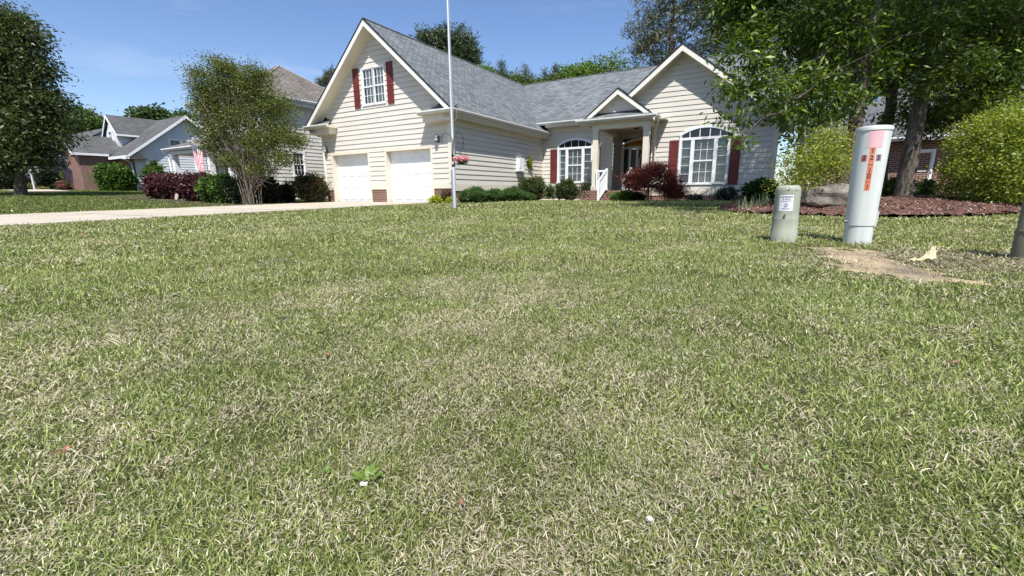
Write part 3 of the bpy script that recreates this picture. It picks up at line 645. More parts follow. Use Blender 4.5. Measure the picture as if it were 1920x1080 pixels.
tag(scatter_chips('twig_litter', 0, np.stack([cx, cy, zg(cx, cy)+rng.uniform(.006, .02, len(cx))], -1), .035, .004, [(.13, .09, .06), (.25, .20, .15), (.35, .30, .24), (.08, .055, .04)], tilt=.25, matl=CHIPM), 'dry twigs and straw lying on the sandy patch', 'litter', kind='stuff')

# ================================================================== GRASS
def keep(x, y, margin=0.):
    u, v = w2uv(x, y); k = ~((u > -7.5-.02) & (u < -.82+.02) & (v < .1) & (v > -16.3))
    k &= ~((u > -9) & (v > -.15)) | (u > 1.3) & (v < 5.6) | (u < -9)
    k &= ~((u > 1.2) & (v > 5.0-.0)); k &= ~inpoly(x, y, MUL)
    k &= ~((u > -5000) & (u < -28.3) & (v > -5.3) & (v < -2.9))
    sd_ = soil_d(x, y)+(vnoise(x, y, 7, 5)-.5)*.26+(vnoise(x, y, 17, 8)-.5)*.12; k &= ~((sd_ > 0) & (rng.random(len(x)) < np.clip(.45+sd_*5, 0, .95))); k &= ~(rng.random(len(x)) < .55*litter_zone(x, y))
    return k
zones = [(.15, 1.0, 175000, .0098, .0013), (1.0, 1.7, 90000, .0118, .0016), (1.7, 2.8, 46000, .0138, .0021), (2.8, 4.5, 16000, .019, .0032), (4.5, 7.5, 6000, .024, .0052), (7.5, 12, 1700, .029, .009), (12, 20, 420, .034, .016), (20, 46, 190, .034, .026)]
GV = []; GC = []
for (d0, d1, rho, L0, W0) in zones:
    ha = 1.02 if d0 > 5 else (1.2 if d0 > 2.7 else 1.55)
    area = ha*(d1*d1-d0*d0); n = int(area*rho); d = np.sqrt(rng.uniform(d0*d0, d1*d1, n)); a = rng.uniform(-ha, ha, n); x = d*np.sin(a); y = d*np.cos(a)
    dens = vnoise(x, y, 3.2, 11)*.55+vnoise(x, y, 11, 12)*.45
    k = keep(x, y) & (rng.random(n) < np.clip(.35+1.1*dens, .3, 1)); x, y = x[k], y[k]; n = len(x)
    z = zg(x, y)
    # dryness: clumpy straw patches
    dry = .34*vnoise(x, y, 1.3, 21)+.36*vnoise(x, y, 5, 22)+.45*vnoise(x, y, 13, 23); dry = dry-.38+.30*np.exp(-((x+1.7)**2+(y-1.4)**2)/1.0)*.6+.12*np.clip(1.3-y, 0, 1)
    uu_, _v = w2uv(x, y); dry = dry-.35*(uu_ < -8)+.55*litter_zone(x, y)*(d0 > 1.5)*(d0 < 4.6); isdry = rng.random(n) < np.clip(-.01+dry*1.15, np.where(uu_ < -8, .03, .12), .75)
    L_ = L0*rng.gamma(3.2, 1/3., n)*np.where(isdry, .85, 1.05); Wd = W0*rng.uniform(.6, 1.35, n)
    an = rng.uniform(0, 2*math.pi, n); lean = np.where(isdry, rng.uniform(.9, 1.52, n), np.abs(rng.normal(1.0, .36, n))); lean = np.clip(lean, 0.05, 1.53)
    dx, dy = np.cos(an), np.sin(an); tw = an+math.pi/2+rng.normal(0, .5, n)
    s = np.stack([np.cos(tw), np.sin(tw), rng.normal(0, .25, n)], -1)*(Wd/2)[:, None]
    b = np.stack([x, y, z+np.where(isdry, rng.uniform(.001, .010, n), 0)], -1)
    def seg(th, l): return np.stack([dx*np.sin(th), dy*np.sin(th), np.cos(th)], -1)*l[:, None]
    m1 = b+seg(lean*.75, L_*.5); tip = m1+seg(np.minimum(lean*1.12, 1.62), L_*.5)
    # keep tips above ground
    tip[:, 2] = np.maximum(tip[:, 2], z+.001)
    q1 = np.stack([b-s*.8, b+s*.8, m1+s, m1-s], 1); q2 = np.stack([m1-s, m1+s, tip+s*.15, tip-s*.15], 1)
    G1 = np.array([.168, .215, .050]); G2 = np.array([.41, .465, .18]); G3 = np.array([.062, .105, .028])
    t = rng.random((n, 1)); g = G1*(1-t)+G2*t; dk = (rng.random((n, 1)) < .30); g = np.where(dk, G3, g); warm = vnoise(x, y, .9, 31)[:, None]; g = g*(1-.25*warm)+np.array([.24, .25, .06])*(.25*warm)
    t = rng.random((n, 1)); D_ = np.array([.27, .22, .14])*(1-t)+np.array([.70, .64, .48])*t
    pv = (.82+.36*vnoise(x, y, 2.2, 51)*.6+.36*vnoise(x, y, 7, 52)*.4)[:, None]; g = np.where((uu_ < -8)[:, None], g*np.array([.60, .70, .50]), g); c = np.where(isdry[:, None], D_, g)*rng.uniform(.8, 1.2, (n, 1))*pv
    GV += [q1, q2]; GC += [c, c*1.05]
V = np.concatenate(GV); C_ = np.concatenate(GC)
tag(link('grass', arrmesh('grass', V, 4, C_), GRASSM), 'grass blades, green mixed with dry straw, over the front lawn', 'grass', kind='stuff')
print('grass quads', len(V))

# clover and small broad leaves scattered through the turf
CV = []; CC = []
for k_ in range(190):
    d = rng.uniform(.7, 4.5); a = rng.uniform(-.2, 1.0) if rng.random() < .75 else rng.uniform(-1, 0); cx, cy = d*math.sin(a), d*math.cos(a); m_ = int(rng.uniform(8, 46)); sp_ = rng.uniform(.03, .14)
    px_ = cx+rng.normal(0, sp_, m_); py_ = cy+rng.normal(0, sp_*.8, m_); ok_ = keep(px_, py_); px_, py_ = px_[ok_], py_[ok_]; m_ = len(px_)
    hue = rng.random(); base_c = np.array([.14, .25, .05])*(1-hue)+np.array([.33, .38, .13])*hue
    for i in range(m_):
        p0 = np.array([px_[i], py_[i], float(zg(px_[i], py_[i]))+rng.uniform(.004, .013)]); l = rng.uniform(.005, .012); b_ = rng.uniform(0, 6.28); dd_ = np.array([math.cos(b_), math.sin(b_), rng.uniform(-.2, .5)]); ss_ = np.array([-math.sin(b_), math.cos(b_), rng.uniform(-.3, .3)])*.32
        CV.append([p0, p0+(dd_*.5+ss_)*l, p0+dd_*l, p0+(dd_*.5-ss_)*l]); CC.append(base_c*rng.uniform(.7, 1.35))
tag(link('clover', arrmesh('clover', np.array(CV), 4, np.array(CC)), LEAF), 'small clover and broad leaf weeds scattered in the turf', 'clover', kind='stuff')
# ================================================================== FOLIAGE
def gen_leaves(blobs, n, size, asp, cols, cluster=14, shell=.55, droop=0., spread=.10, up=.3, vary=.25, needle=False):
    """blobs: list of (centre, radii). leaves in clusters near each blob's outside"""
    vol = np.array([b[1][0]*b[1][1]*b[1][2] for b in blobs])**.67; pr_ = vol/vol.sum(); nc = max(1, n//cluster)
    bi = rng.choice(len(blobs), nc, p=pr_); Cb = np.array([b[0] for b in blobs], float)[bi]; Rb = np.array([b[1] for b in blobs], float)[bi]
    d = rng.normal(0, 1, (nc, 3)); d /= np.linalg.norm(d, axis=1)[:, None]; rr_ = rng.uniform(shell, 1, nc)**.7
    # lumpy outline
    lump = 1+.16*np.sin(d[:, 0]*5+bi)+.13*np.sin(d[:, 2]*7+2*bi)+.10*np.sin(d[:, 1]*9+bi*3)
    stray = np.where(rng.random(nc) < .07, rng.uniform(1.05, 1.3, nc), 1.); cc = Cb+d*Rb*(rr_*lump*stray)[:, None]
    ci = np.repeat(np.arange(nc), cluster); m = len(ci); p = cc[ci]+rng.normal(0, 1, (m, 3))*spread*np.array([1, 1, .7])
    if needle:
        dirv = rng.normal(0, 1, (m, 3)); dirv[:, 2] = np.abs(dirv[:, 2])*.8; p = cc[ci]+rng.normal(0, 1, (m, 3))*spread*.5
    else:
        dirv = rng.normal(0, 1, (m, 3)); dirv[:, 2] = dirv[:, 2]*.6-droop; dirv += d[ci]*.5
    dirv /= np.linalg.norm(dirv, axis=1)[:, None]
    nm = rng.normal(0, .6, (m, 3))+d[ci]*.4+np.array([0, 0, up]); s = np.cross(nm, dirv); s /= np.linalg.norm(s, axis=1)[:, None]+1e-9
    L_ = size*rng.uniform(.6, 1.3, m)[:, None]; Wd = L_*asp
    nn_ = np.cross(dirv, s)
    V = np.stack([p, p+dirv*L_*.45+s*Wd*.5+nn_*L_*.06, p+dirv*L_, p+dirv*L_*.45-s*Wd*.5+nn_*L_*.06], 1)
    c1, c2 = np.array(cols[0]), np.array(cols[1]); tcl = rng.random(nc)[ci]*.55+rng.random(m)*.45; c = c1+(c2-c1)*tcl[:, None]
    if len(cols) > 2: k = rng.random(m) < .06; c[k] = cols[2]
    c = c*rng.uniform(1-vary, 1+vary, (m, 1))
    return V, c
def foliage(name, parts, parent=None, m=None):
    V = np.concatenate([p[0] for p in parts]); c = np.concatenate([p[1] for p in parts]); return link(name, arrmesh(name, V, 4, c), m or LEAF, parent)
def limb_pts(a, b, k=5, sag=.0, wob=.06):
    a = np.array(a, float); b = np.array(b, float); L_ = np.linalg.norm(b-a); P = []
    for i in range(k+1):
        t = i/k; q = a+(b-a)*t; q = q+rng.normal(0, wob*L_/k, 3)*(0 < i < k); q[2] += sag*L_*math.sin(math.pi*t); P.append(q)
    return P
def trunk_mesh(base, top, r0, r1, targets=(), m=None, parent=None, name='trunk', n=9, start=(.35, .95), br=.35):
    mb = MB(); P = limb_pts(base, top, 8, 0, .045); R_ = [r0*1.35]+[r0+(r1-r0)*i/8 for i in range(1, 9)]; mb.tube(P, R_, n)
    P = np.array(P)
    for tg in targets:
        tg = np.array(tg, float); t = random.uniform(*start); i = t*8; k = int(min(i, 7)); s_ = P[k]+(P[k+1]-P[k])*(i-k); rs = (r0+(r1-r0)*t)*br*1.3
        q = limb_pts(s_, tg, 6, .06, .10); mb.tube(q, [rs*(1-.85*j/6) for j in range(7)], 6)
        for _ in range(3):
            j = random.randint(2, 5); e = q[j]+rng.normal(0, .22, 3)*np.linalg.norm(tg-s_)*np.array([1, 1, .6]); mb.tube(limb_pts(q[j], e, 4, .05, .1), [rs*.35*(1-.8*a/4) for a in range(5)], 5)
    return mb.build(name, m or BARK, parent)
def gloc(p): return (float(p[0]), float(p[1]), float(zg(p[0], p[1])))
def tree(name, label, base, blobs, n, size, asp, cols, r0, group=None, top=None, cluster=14, m=None, bark=None, shell=.5, droop=.2, spread=.2, needle=False, parts_extra=(), vary=.25, cat='tree', up=.3, ntar=None, start=(.35, .95)):
    b = gloc(base); t = empty(name, b, label, cat, group)
    o = np.array(b); loc = [((np.array(c)-o), r_) for c, r_ in blobs]
    tops = (np.array(top)-o) if top is not None else loc[0][0]
    tg = [c for c, r_ in (loc if ntar is None else [loc[i] for i in rng.permutation(len(loc))[:ntar]])]
    trunk_mesh((0, 0, -.1), tops, r0, r0*.25, tg, bark, t, start=start)
    foliage('crown', [gen_leaves(loc, n, size, asp, cols, cluster, shell, droop, spread, up=up, vary=vary, needle=needle)]+list(parts_extra), t, m)
    return t
def blobs_px(lst, Y, ydepth=None):
    """lst of (px, py, rx_px, rz_px[, dY]) -> world blobs at forward distance Y"""
    out = []
    for q in lst:
        px, py, rx, rz = q[:4]; Yy = Y+(q[4] if len(q) > 4 else 0); P = W(px, py, Yy); s = Yy/F_PX*1.03
        th = 1/math.sqrt(1+((px-960)/F_PX)**2)
        out.append((P, (rx*s*(.75+.25*th), (ydepth or rx*s*.8), rz*s)))
    return out
def shrub(name, label, px0, px1, ytop, base, size, n, cols, group=None, asp=.55, k=5, Y=None, lump=.28, stems=True, cat='shrub', spread=.05, rnd=True, m=None, flower=None, boxy=False, depth=None, cluster=10, up=.4, shell=.72):
    """base: world point of the middle of the foot"""
    b = np.array(gloc(base)); Yf = b[1]; wL = W(px0, ytop, Yf)[0]; wR_ = W(px1, ytop, Yf)[0]; xs = (W((px0+px1)/2, 370, Yf)[0]); wd = abs(wR_-wL)/2*.88; H = (W((px0+px1)/2, ytop, Yf)[2]-b[2])*.93
    b[0] = xs; b[2] = float(zg(b[0], b[1])); H = max(H, .15); t = empty(name, b, label, cat, group); dp = depth or wd*.8
    bl = [((0, 0, H*.5), (wd*.86, dp*.86, H*.5))]
    if not boxy:
        for i in range(k):
            a = 2*math.pi*i/k+random.random()*.6; r_ = wd*.45
            bl.append(((math.cos(a)*r_, math.sin(a)*dp*.45, H*random.uniform(.38, .68)), (wd*random.uniform(.38, .52), dp*.45, H*random.uniform(.30, .36))))
    else:
        for i in range(max(3, int(wd/H*2))): bl.append((((-1+2*(i+.5)/max(3, int(wd/H*2)))*wd*.85, 0, H*.55), (wd/max(3, int(wd/H*2))*1.2, dp*.8, H*.45)))
    fs = [gen_leaves(bl, int(n*1.9), size*1.15, asp, cols, cluster, shell, .0, spread, up=up), gen_leaves([(c_, tuple(np.array(r_)*.8)) for c_, r_ in bl], int(n*.5), size*1.8, .7, [np.array(cols[0])*.8, cols[0]], cluster, .7, .0, spread)]
    foliage('foliage', fs, t, m)
    if flower:
        fc, fn, fsz = flower; foliage('blossoms', [gen_leaves(bl, fn, fsz, .9, fc, 4, .95, 0, .03)], t, m)
    if stems:
        mb = MB()
        for i in range(6):
            a = i*1.05; mb.tube([(0, 0, -.05), (math.cos(a)*wd*.3, math.sin(a)*dp*.3, H*.4), (math.cos(a)*wd*.55, math.sin(a)*dp*.55, H*.75)], [.02*max(1, H), .014*max(1, H), .005], 5)
        mb.build('stems', BARK, t)
    return t
DG = [(.022, .055, .014), (.055, .11, .024), (.10, .17, .05)]
# ---- the island trees (right)
mapc = [(.028, .056, .007), (.12, .185, .020), (.40, .54, .11)]
A = 9.4
def wb(l): return [(np.array(c, float), tuple(r_)) for c, r_ in l]
T1 = blobs_px([(1480, 20, 95, 50), (1400, 100, 45, 50, -.8), (1560, 60, 70, 40, .7), (1440, 165, 55, 32, -.9), (1510, 185, 55, 32, -.4), (1400, 20, 55, 50, .3), (1450, 208, 42, 14, -.9), (1370, 225, 24, 11, -1.2), (1386, 262, 20, 8, -1.4), (1372, 165, 24, 24, -1.1), (1500, 110, 60, 34, .8), (1560, 215, 34, 14, -.5), (1390, -40, 60, 50), (1575, 140, 50, 24, .9), (1660, 60, 50, 34, .9)], A)+wb([((5.6, 9.6, 6.2), (1.6, 1.5, 1.0)), ((7.6, 10, 6.6), (1.8, 1.7, 1.1)), ((6.6, 10.8, 8.2), (2.0, 1.8, 1.2)), ((8.2, 11.0, 9.4), (1.8, 1.6, 1.2)), ((4.6, 9.2, 5.6), (1.1, 1.2, .7)), ((9.4, 11.2, 7.8), (1.6, 1.5, 1.1)), ((7.0, 7.4, 6.1), (1.8, 1.2, .8)), ((5.5, 7.8, 5.9), (1.3, 1.0, .7))])+blobs_px([(1590, 60, 50, 45, -.6), (1640, 120, 40, 26, -.4), (1530, 150, 50, 24, -.8), (1600, 175, 32, 14, -.8)], A)
tree('maple_tree', 'big dark leafy tree overhanging the right end of the cream house', W(1583, 372, A-.6), T1, 76000, .13, .32, mapc, .16, top=W(1660, -160, A-.3), cluster=16, shell=.35, droop=.6, spread=.13, m=LEAF, group='trees in the mulch island', ntar=12)
T2 = blobs_px([(1700, 30, 80, 40), (1760, 130, 60, 30), (1690, 150, 45, 22), (1800, 20, 80, 50), (1830, 120, 50, 26), (1650, 20, 60, 40, 1), (1740, 195, 45, 14), (1660, 100, 45, 24, -1), (1720, 80, 50, 30, -.8)], A+2.2)+wb([((10.2, 11.8, 9.8), (1.7, 1.7, 1.4)), ((9.6, 12.2, 7.4), (1.6, 1.5, 1.1)), ((11.6, 12.4, 8.2), (1.8, 1.6, 1.3)), ((8.9, 7.9, 6.3), (1.5, 1.1, .8)), ((10.6, 11.9, 12.0), (1.7, 1.6, 1.3))])
tree('maple_tree', 'thin dark trunked tree standing directly behind the tall pale pedestal', W(1650, 372, A+2.2), T2, 34000, .14, .34, mapc, .16, top=W(1705, -160, A+2.2), cluster=14, shell=.35, droop=.4, spread=.18, group='trees in the mulch island', ntar=7)
T3 = blobs_px([(1770, 30, 90, 44), (1860, 50, 70, 44), (1840, 150, 60, 26), (1900, 130, 50, 40), (1700, 100, 60, 30, .8), (1930, 20, 70, 70), (1780, 205, 50, 16, .8), (1885, 205, 45, 14, .5), (1740, 60, 50, 40, -.7), (1790, 120, 50, 24, -.6), (1830, 190, 50, 14, -.2), (1730, 165, 34, 16, -.5), (1800, 225, 60, 16, .9), (1740, 235, 40, 12, 1.2), (1850, 180, 60, 24, 1.2), (1680, 215, 40, 14, 1.0)], A+.8)+wb([((9.4, 10.6, 6.4), (1.6, 1.5, .9)), ((11.4, 11.0, 7.0), (1.9, 1.6, 1.2)), ((9.6, 8.4, 6.6), (1.6, 1.1, .8)), ((10.2, 10.4, 9.2), (1.9, 1.7, 1.2))])
tree('maple_tree', 'tree with thick furrowed grey trunk right of the tall pedestal', W(1702, 366, A+.8), T3, 54000, .125, .34, [(.04, .070, .010), (.125, .18, .025), (.3, .38, .1)], .19, top=W(1778, -160, A+.8), cluster=14, shell=.35, droop=.45, spread=.16, group='trees in the mulch island', bark=noisy('furrowed_bark', (.035, .03, .024), (.16, .135, .11), 10, .9, .9, stretch=(3, 3, .5), bscale=12), ntar=8)
# ---- background pines and broadleaf trees
pine = [(.065, .082, .040), (.15, .165, .085), (.2, .2, .12)]
def bgtree(name, label, px, Y, lst, n, size, cols, r0, asp=.4, needle=False, group='trees behind the houses', shell=.4, spread=.5, yd=None, bark=None, ntar=6, ybase=360):
    bl = blobs_px(lst, Y, yd); return tree(name, label, W(px, ybase, Y), bl, n, size, asp, cols, r0, group, top=W(px, min(q[1]-q[3]*.5 for q in lst), Y), cluster=12, shell=shell, droop=.0, spread=spread, needle=needle, m=NEEDLE if needle else LEAF, bark=bark, ntar=ntar)
bgtree('pine_tree', 'tall airy pine with visible branches rising behind the wing gable', 1262, 48, [(1235, 15, 42, 25), (1190, 60, 28, 12), (1225, 75, 40, 25), (1270, 55, 45, 28), (1290, 100, 45, 25), (1200, 95, 28, 16), (1240, 115, 50, 18), (1300, 10, 50, 30), (1260, -30, 60, 25), (1220, 40, 30, 14)], 8000, .6, pine, .45, .13, True, ntar=9, spread=.55, shell=.1)
bgtree('pine_tree', 'dense pine between the wing gable and the overhanging leafy tree', 1345, 46, [(1345, 20, 45, 35), (1380, 60, 50, 35), (1330, 85, 40, 22), (1400, 10, 60, 40), (1360, -30, 70, 35), (1390, 105, 50, 25)], 10000, .6, pine, .45, .13, True, ntar=6, spread=.5, shell=.1)
bgtree('pine_tree', 'dark pine above the garage roof behind the flagpole', 850, 46, [(845, 75, 48, 20), (870, 95, 32, 18), (820, 80, 38, 14), (885, 118, 20, 12), (850, 105, 45, 16), (795, 72, 14, 7)], 9000, .5, [(.035, .06, .028), (.085, .115, .05), (.13, .16, .07)], .4, .16, True, shell=.1, spread=.4)
bgtree('pine_tree', 'small pine just left of the garage gable peak', 612, 50, [(612, 152, 12, 8), (622, 140, 10, 7), (600, 160, 6, 4)], 900, .5, pine, .25, .14, True, spread=.3, ntar=3)
for (px, y0, r_, lab, cc) in ((905, 128, 14, 'bright green treetop right of the dark pine above the garage ridge', 0), (940, 135, 20, 'narrow dark conifer above the garage ridge', 1), (985, 142, 26, 'bushy pine above the valley between the two roofs', 1), (1022, 150, 20, 'low pine top over the left of the main ridge', 1), (1042, 145, 8, 'sparse grey conifer tip over the main ridge', 2), (1075, 130, 24, 'mid green treetop over the middle of the main ridge', 0), (1102, 125, 18, 'rounded green treetop over the middle of the main ridge', 0), (965, 150, 22, 'low green treetop filling the gap left of the valley between the roofs', 3), (1005, 156, 18, 'low green treetop just right of the roof valley', 0), (1055, 143, 22, 'leafy treetop between the sparse conifer and the middle treetops', 3), (1145, 118, 42, 'wide green tree over the main ridge left of the tall airy pine', 3)):
    cs = {0: [(.08, .15, .03), (.17, .27, .06), (.26, .36, .1)], 1: [(.05, .075, .03), (.115, .145, .06), (.15, .18, .08)], 2: [(.07, .08, .06), (.13, .14, .10), (.15, .15, .1)], 3: [(.07, .12, .03), (.15, .21, .06), (.22, .28, .09)]}[cc]
    nd = cc in (1, 2); bgtree('pine_tree' if nd else 'broadleaf_tree', lab, px, 44, [(px, y0+8, r_*.75, r_*.55), (px-r_*.5, y0+r_*.7, r_*.6, r_*.45), (px+r_*.5, y0+r_*.8, r_*.6, r_*.45), (px, y0+r_*1.3, r_, r_*.6)]+([(px, y0-10, r_*.25, 10)] if nd else []), 5200, .26, cs, .2, .14 if nd else .5, nd, shell=.2, spread=.3, ntar=3)
bgtree('broadleaf_tree', 'rounded green tree behind the left edge of the brick house roof', 150, 62, [(150, 220, 26, 16), (165, 232, 28, 12), (135, 240, 30, 18), (180, 236, 16, 8)], 6000, .45, [(.05, .09, .025), (.11, .17, .05)], .4, .5)
bgtree('broadleaf_tree', 'flat topped dark tree behind the brick house dormer roof', 285, 62, [(285, 217, 24, 7), (270, 220, 16, 6), (302, 220, 14, 5)], 2000, .6, [(.035, .07, .025), (.08, .13, .04)], .35, .5)
bgtree('broadleaf_tree', 'small dark tree at the peak of the white gable of the brick house', 352, 60, [(350, 218, 10, 5), (345, 225, 8, 5)], 700, .5, [(.035, .07, .025), (.08, .13, .04)], .3, .5, ntar=2)
for px, Y in ((1500, 40), (1580, 44), (1660, 40), (1740, 44), (1830, 42), (1910, 40)):
    bgtree('broadleaf_tree', {1500: 'tall green tree behind the right end of the grey roof', 1580: 'tall green tree above the right neighbour roof, left part', 1660: 'tall green tree behind the tall pedestal, beyond the neighbour roof', 1740: 'tall green tree above the right neighbour roof, middle part', 1830: 'tall green tree above the large round bush on the right', 1910: 'tall green tree in the upper right corner'}[px], px, Y, [(px, 60, 70, 60), (px-20, 150, 60, 50), (px+30, 10, 60, 60), (px, 230, 60, 40)], 9000, .38, [(.06, .10, .02), (.14, .20, .045), (.25, .32, .1)], .35, .5, shell=.2, spread=.6)
# big left tree
LT = blobs_px([(15, 48, 40, 24), (55, 70, 26, 14), (30, 105, 50, 18), (60, 132, 36, 15), (90, 190, 30, 12), (15, 165, 52, 22), (60, 180, 40, 16), (70, 225, 50, 16), (25, 215, 52, 20), (100, 255, 28, 12), (30, 262, 55, 18), (-40, 120, 60, 80), (-60, 230, 60, 60), (55, 290, 45, 14), (5, 300, 50, 20), (-20, 50, 50, 30)], 24)
tree('broadleaf_tree', 'big dark tree at the left edge with layered drooping boughs', W(32, 340, 24), LT, 62000, .20, .4, [(.035, .055, .018), (.085, .11, .034), (.15, .17, .07)], .22, top=W(15, 60, 24), cluster=10, shell=.2, droop=.5, spread=.34, group=None, ntar=9)
# crepe myrtle: many thin stems in a vase
def myrtle():
    Y = 19.5; b = np.array(gloc(W(470, 372, Y))); t = empty('crepe_myrtle', b, 'vase shaped crepe myrtle with many thin pale stems and olive green leaves beside the driveway', 'tree')
    bl = blobs_px([(420, 150, 45, 38), (480, 160, 50, 40), (530, 195, 50, 38), (385, 190, 32, 42), (450, 215, 65, 45), (540, 245, 48, 30), (400, 245, 42, 35), (500, 268, 50, 24), (430, 125, 30, 18), (575, 262, 26, 16), (440, 300, 36, 16), (545, 295, 36, 16), (500, 318, 30, 10), (375, 160, 16, 28), (500, 135, 22, 18), (408, 112, 14, 10), (365, 130, 9, 14), (395, 275, 24, 10)], Y, 1.0)
    loc = [((np.array(c)-b)*np.array([.84, .84, .97])+np.array([-.12, 0, .05]), tuple(np.array(r_)*.80)) for c, r_ in bl]
    foliage('crown', [gen_leaves(loc, 52000, .085, .5, [(.065, .092, .020), (.155, .185, .038), (.15, .11, .045)], 8, .12, .1, .17)], t)
    mb = MB()
    for i in range(24):
        c, r_ = loc[i % len(loc)]; e = c+rng.normal(0, .3, 3); s_ = rng.normal(0, .17, 3)*np.array([1, 1, 0]); k1 = s_+(e-s_)*.33*np.array([.45, .45, 1]); k2 = s_+(e-s_)*.66*np.array([.8, .8, 1])
        mb.tube([s_-(0, 0, .1), s_+(0, 0, .3), k1, k2, e], [.027, .025, .021, .013, .005], 6)
        for _ in range(4):
            q = k1+(k2-k1)*random.random(); mb.tube([q, q+(e-q)*.5+rng.normal(0, .2, 3), e+rng.normal(0, .28, 3)-np.array([0, 0, .3])], [.018, .012, .004], 5)
    mb.build('trunk', noisy('myrtle_bark', (.10, .08, .06), (.20, .165, .13), 7, .85, .5, stretch=(2, 2, .5)), t)
myrtle()
# ---- shrubs near the house (base given in house u,v)
def ub_(u, v): return uv2w(u, v)
def Gp(px, py, v):     # point where the pixel ray meets the plane v = const
    r = ray(px, py); return r*float(((O+v*DV)@DV)/(r@DV))
jun = [(.035, .085, .018), (.09, .17, .04), (.16, .25, .08)]
g_j = 'mounds of low juniper along the garage side wall'
for i, (x0, x1, yt, v, lab) in enumerate(((860, 914, 351, .9, 'feathery green mound nearest the garage corner, beside the flagpole'), (902, 945, 356, 2.4, 'lowest feathery green mound, second from the garage corner'), (932, 990, 350, 3.9, 'feathery green mound with the smooth dome, third from the garage corner'), (960, 1008, 362, 4.9, 'thin end of the feathery ground cover in front of the round clipped bush'))):
    P = Gp((x0+x1)/2, 378, v); shrub('juniper_mound', lab, x0, x1, yt, P, .05, 9000, jun, g_j, .3, 4, spread=.05, stems=False, depth=.9, cluster=12, shell=.8)
shrub('lime_plant', 'lime yellow leafy plant at the foot of the brick between door and corner', 804, 832, 369, Gp(818, 379, -.35), .06, 900, [(.32, .38, .03), (.5, .52, .06)], None, .5, 3, stems=False)
shrub('lime_plant', 'small lime yellow plant right beside the flagpole foot', 836, 856, 371, Gp(846, 379, -.3), .05, 500, [(.30, .36, .03), (.45, .48, .06)], None, .5, 3, stems=False)
shrub('dried_vine', 'brown dried twiggy vine over the corner brickwork', 826, 852, 352, Gp(838, 379, -.12), .05, 700, [(.12, .075, .045), (.25, .17, .11)], None, .15, 3, stems=True, depth=.12)
shrub('clipped_bush', 'round olive green bush under the small topiary at the inner corner', 966, 1030, 331, Gp(998, 378, 5.6), .055, 7000, [(.04, .065, .018), (.11, .14, .04), (.2, .22, .08)], None, .6, 5)
shrub('topiary', 'small pompom topiary with yellow green leaves against the white meter box', 970, 999, 292, Gp(985, 378, 6.4), .05, 10, [(.12, .17, .03), (.30, .34, .07)], None, .6, 4, stems=False)
tp = [o for o in bpy.data.objects if o.name.startswith('topiary')][0]
c0 = Gp(985, 306, 6.4)-np.array(tp.location); foliage('crown', [gen_leaves([(c0, (.33, .3, .28)), (c0+np.array([-.1, 0, -.4]), (.15, .15, .25))], 3200, .10, .6, [(.13, .18, .03), (.34, .38, .08)], 8, .5, 0, .06)], tp)
mb = MB(); [mb.tube([(x, 0, 0), (x*.4, 0, .7), c0+np.array([x*.4, 0, 0])], [.02, .018, .01], 6) for x in (-.1, 0, .14)]; mb.build('trunk', BARK_G, tp)
shrub('leafy_plant', 'loose light green plant between the two round clipped bushes', 1022, 1040, 342, Gp(1031, 378, 6.0), .06, 700, [(.06, .12, .03), (.18, .27, .08)], None, .5, 3)
shrub('clipped_bush', 'round dark bush in front of the arched window left of the porch', 1037, 1088, 335, Gp(1062, 379, 5.6), .055, 7000, [(.035, .06, .018), (.10, .135, .04), (.2, .22, .08)], None, .6, 5)
shrub('rose_bush', 'rose bush with small red flowers beside the left porch column', 1082, 1118, 338, Gp(1100, 377, 5.3), .05, 1700, [(.03, .05, .02), (.09, .12, .04)], None, .6, 4, flower=([(.35, .03, .03), (.5, .10, .09)], 70, .05), cluster=6, spread=.08)
shrub('low_bush', 'low bright green bush right of the front steps', 1140, 1196, 357, Gp(1166, 379, 3.9), .05, 2600, [(.05, .11, .02), (.15, .24, .05)], None, .6, 4)
# japanese maple
def jmaple():
    P = Gp(1214, 378, 3.6); Y = P[1]; b = np.array(gloc(P)); t = empty('japanese_maple', b, 'spreading dark red maple with feathery leaves in front of the porch', 'tree')
    bl = blobs_px([(1215, 322, 32, 14), (1185, 333, 22, 12), (1245, 328, 26, 14), (1200, 345, 22, 12), (1262, 345, 20, 14), (1270, 360, 20, 12), (1230, 312, 20, 8), (1178, 345, 12, 8), (1240, 352, 24, 12), (1262, 364, 22, 10), (1205, 330, 26, 12)], Y, .6)
    loc = [(np.array(c)-b, r_) for c, r_ in bl]; foliage('crown', [gen_leaves(loc, 26000, .08, .27, [(.055, .012, .011), (.17, .034, .026), (.27, .08, .06)], 9, .1, .4, .07)], t)
    mb = MB(); f = (0, 0, .55)
    mb.tube([(0, 0, -.05), (.02, 0, .3), f], [.06, .05, .045], 8)
    for c, r_ in loc: mb.tube(limb_pts(f, c, 4, .1, .12), [.035, .028, .02, .012, .005], 5)
    mb.build('trunk', BARK, t)
jmaple()
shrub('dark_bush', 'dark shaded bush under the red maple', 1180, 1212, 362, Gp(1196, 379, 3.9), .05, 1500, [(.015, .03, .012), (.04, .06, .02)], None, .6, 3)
shrub('dark_bush', 'small dark bush under the right shutter of the wing window', 1340, 1385, 352, Gp(1362, 377, 5.3), .06, 1500, [(.015, .03, .014), (.045, .07, .03)], None, .6, 4)
shrub('dark_bush', 'low dark plants below the wing window, left of the wire bicycle', 1285, 1320, 366, Gp(1302, 377, 5.3), .05, 900, [(.015, .03, .014), (.045, .07, .03)], None, .6, 3)
shrub('dark_bush', 'broad dark green bush at the right corner of the cream house', 1392, 1462, 335, W(1430, 374, 12.8), .07, 6000, [(.02, .05, .012), (.06, .12, .025)], None, .5, 5)
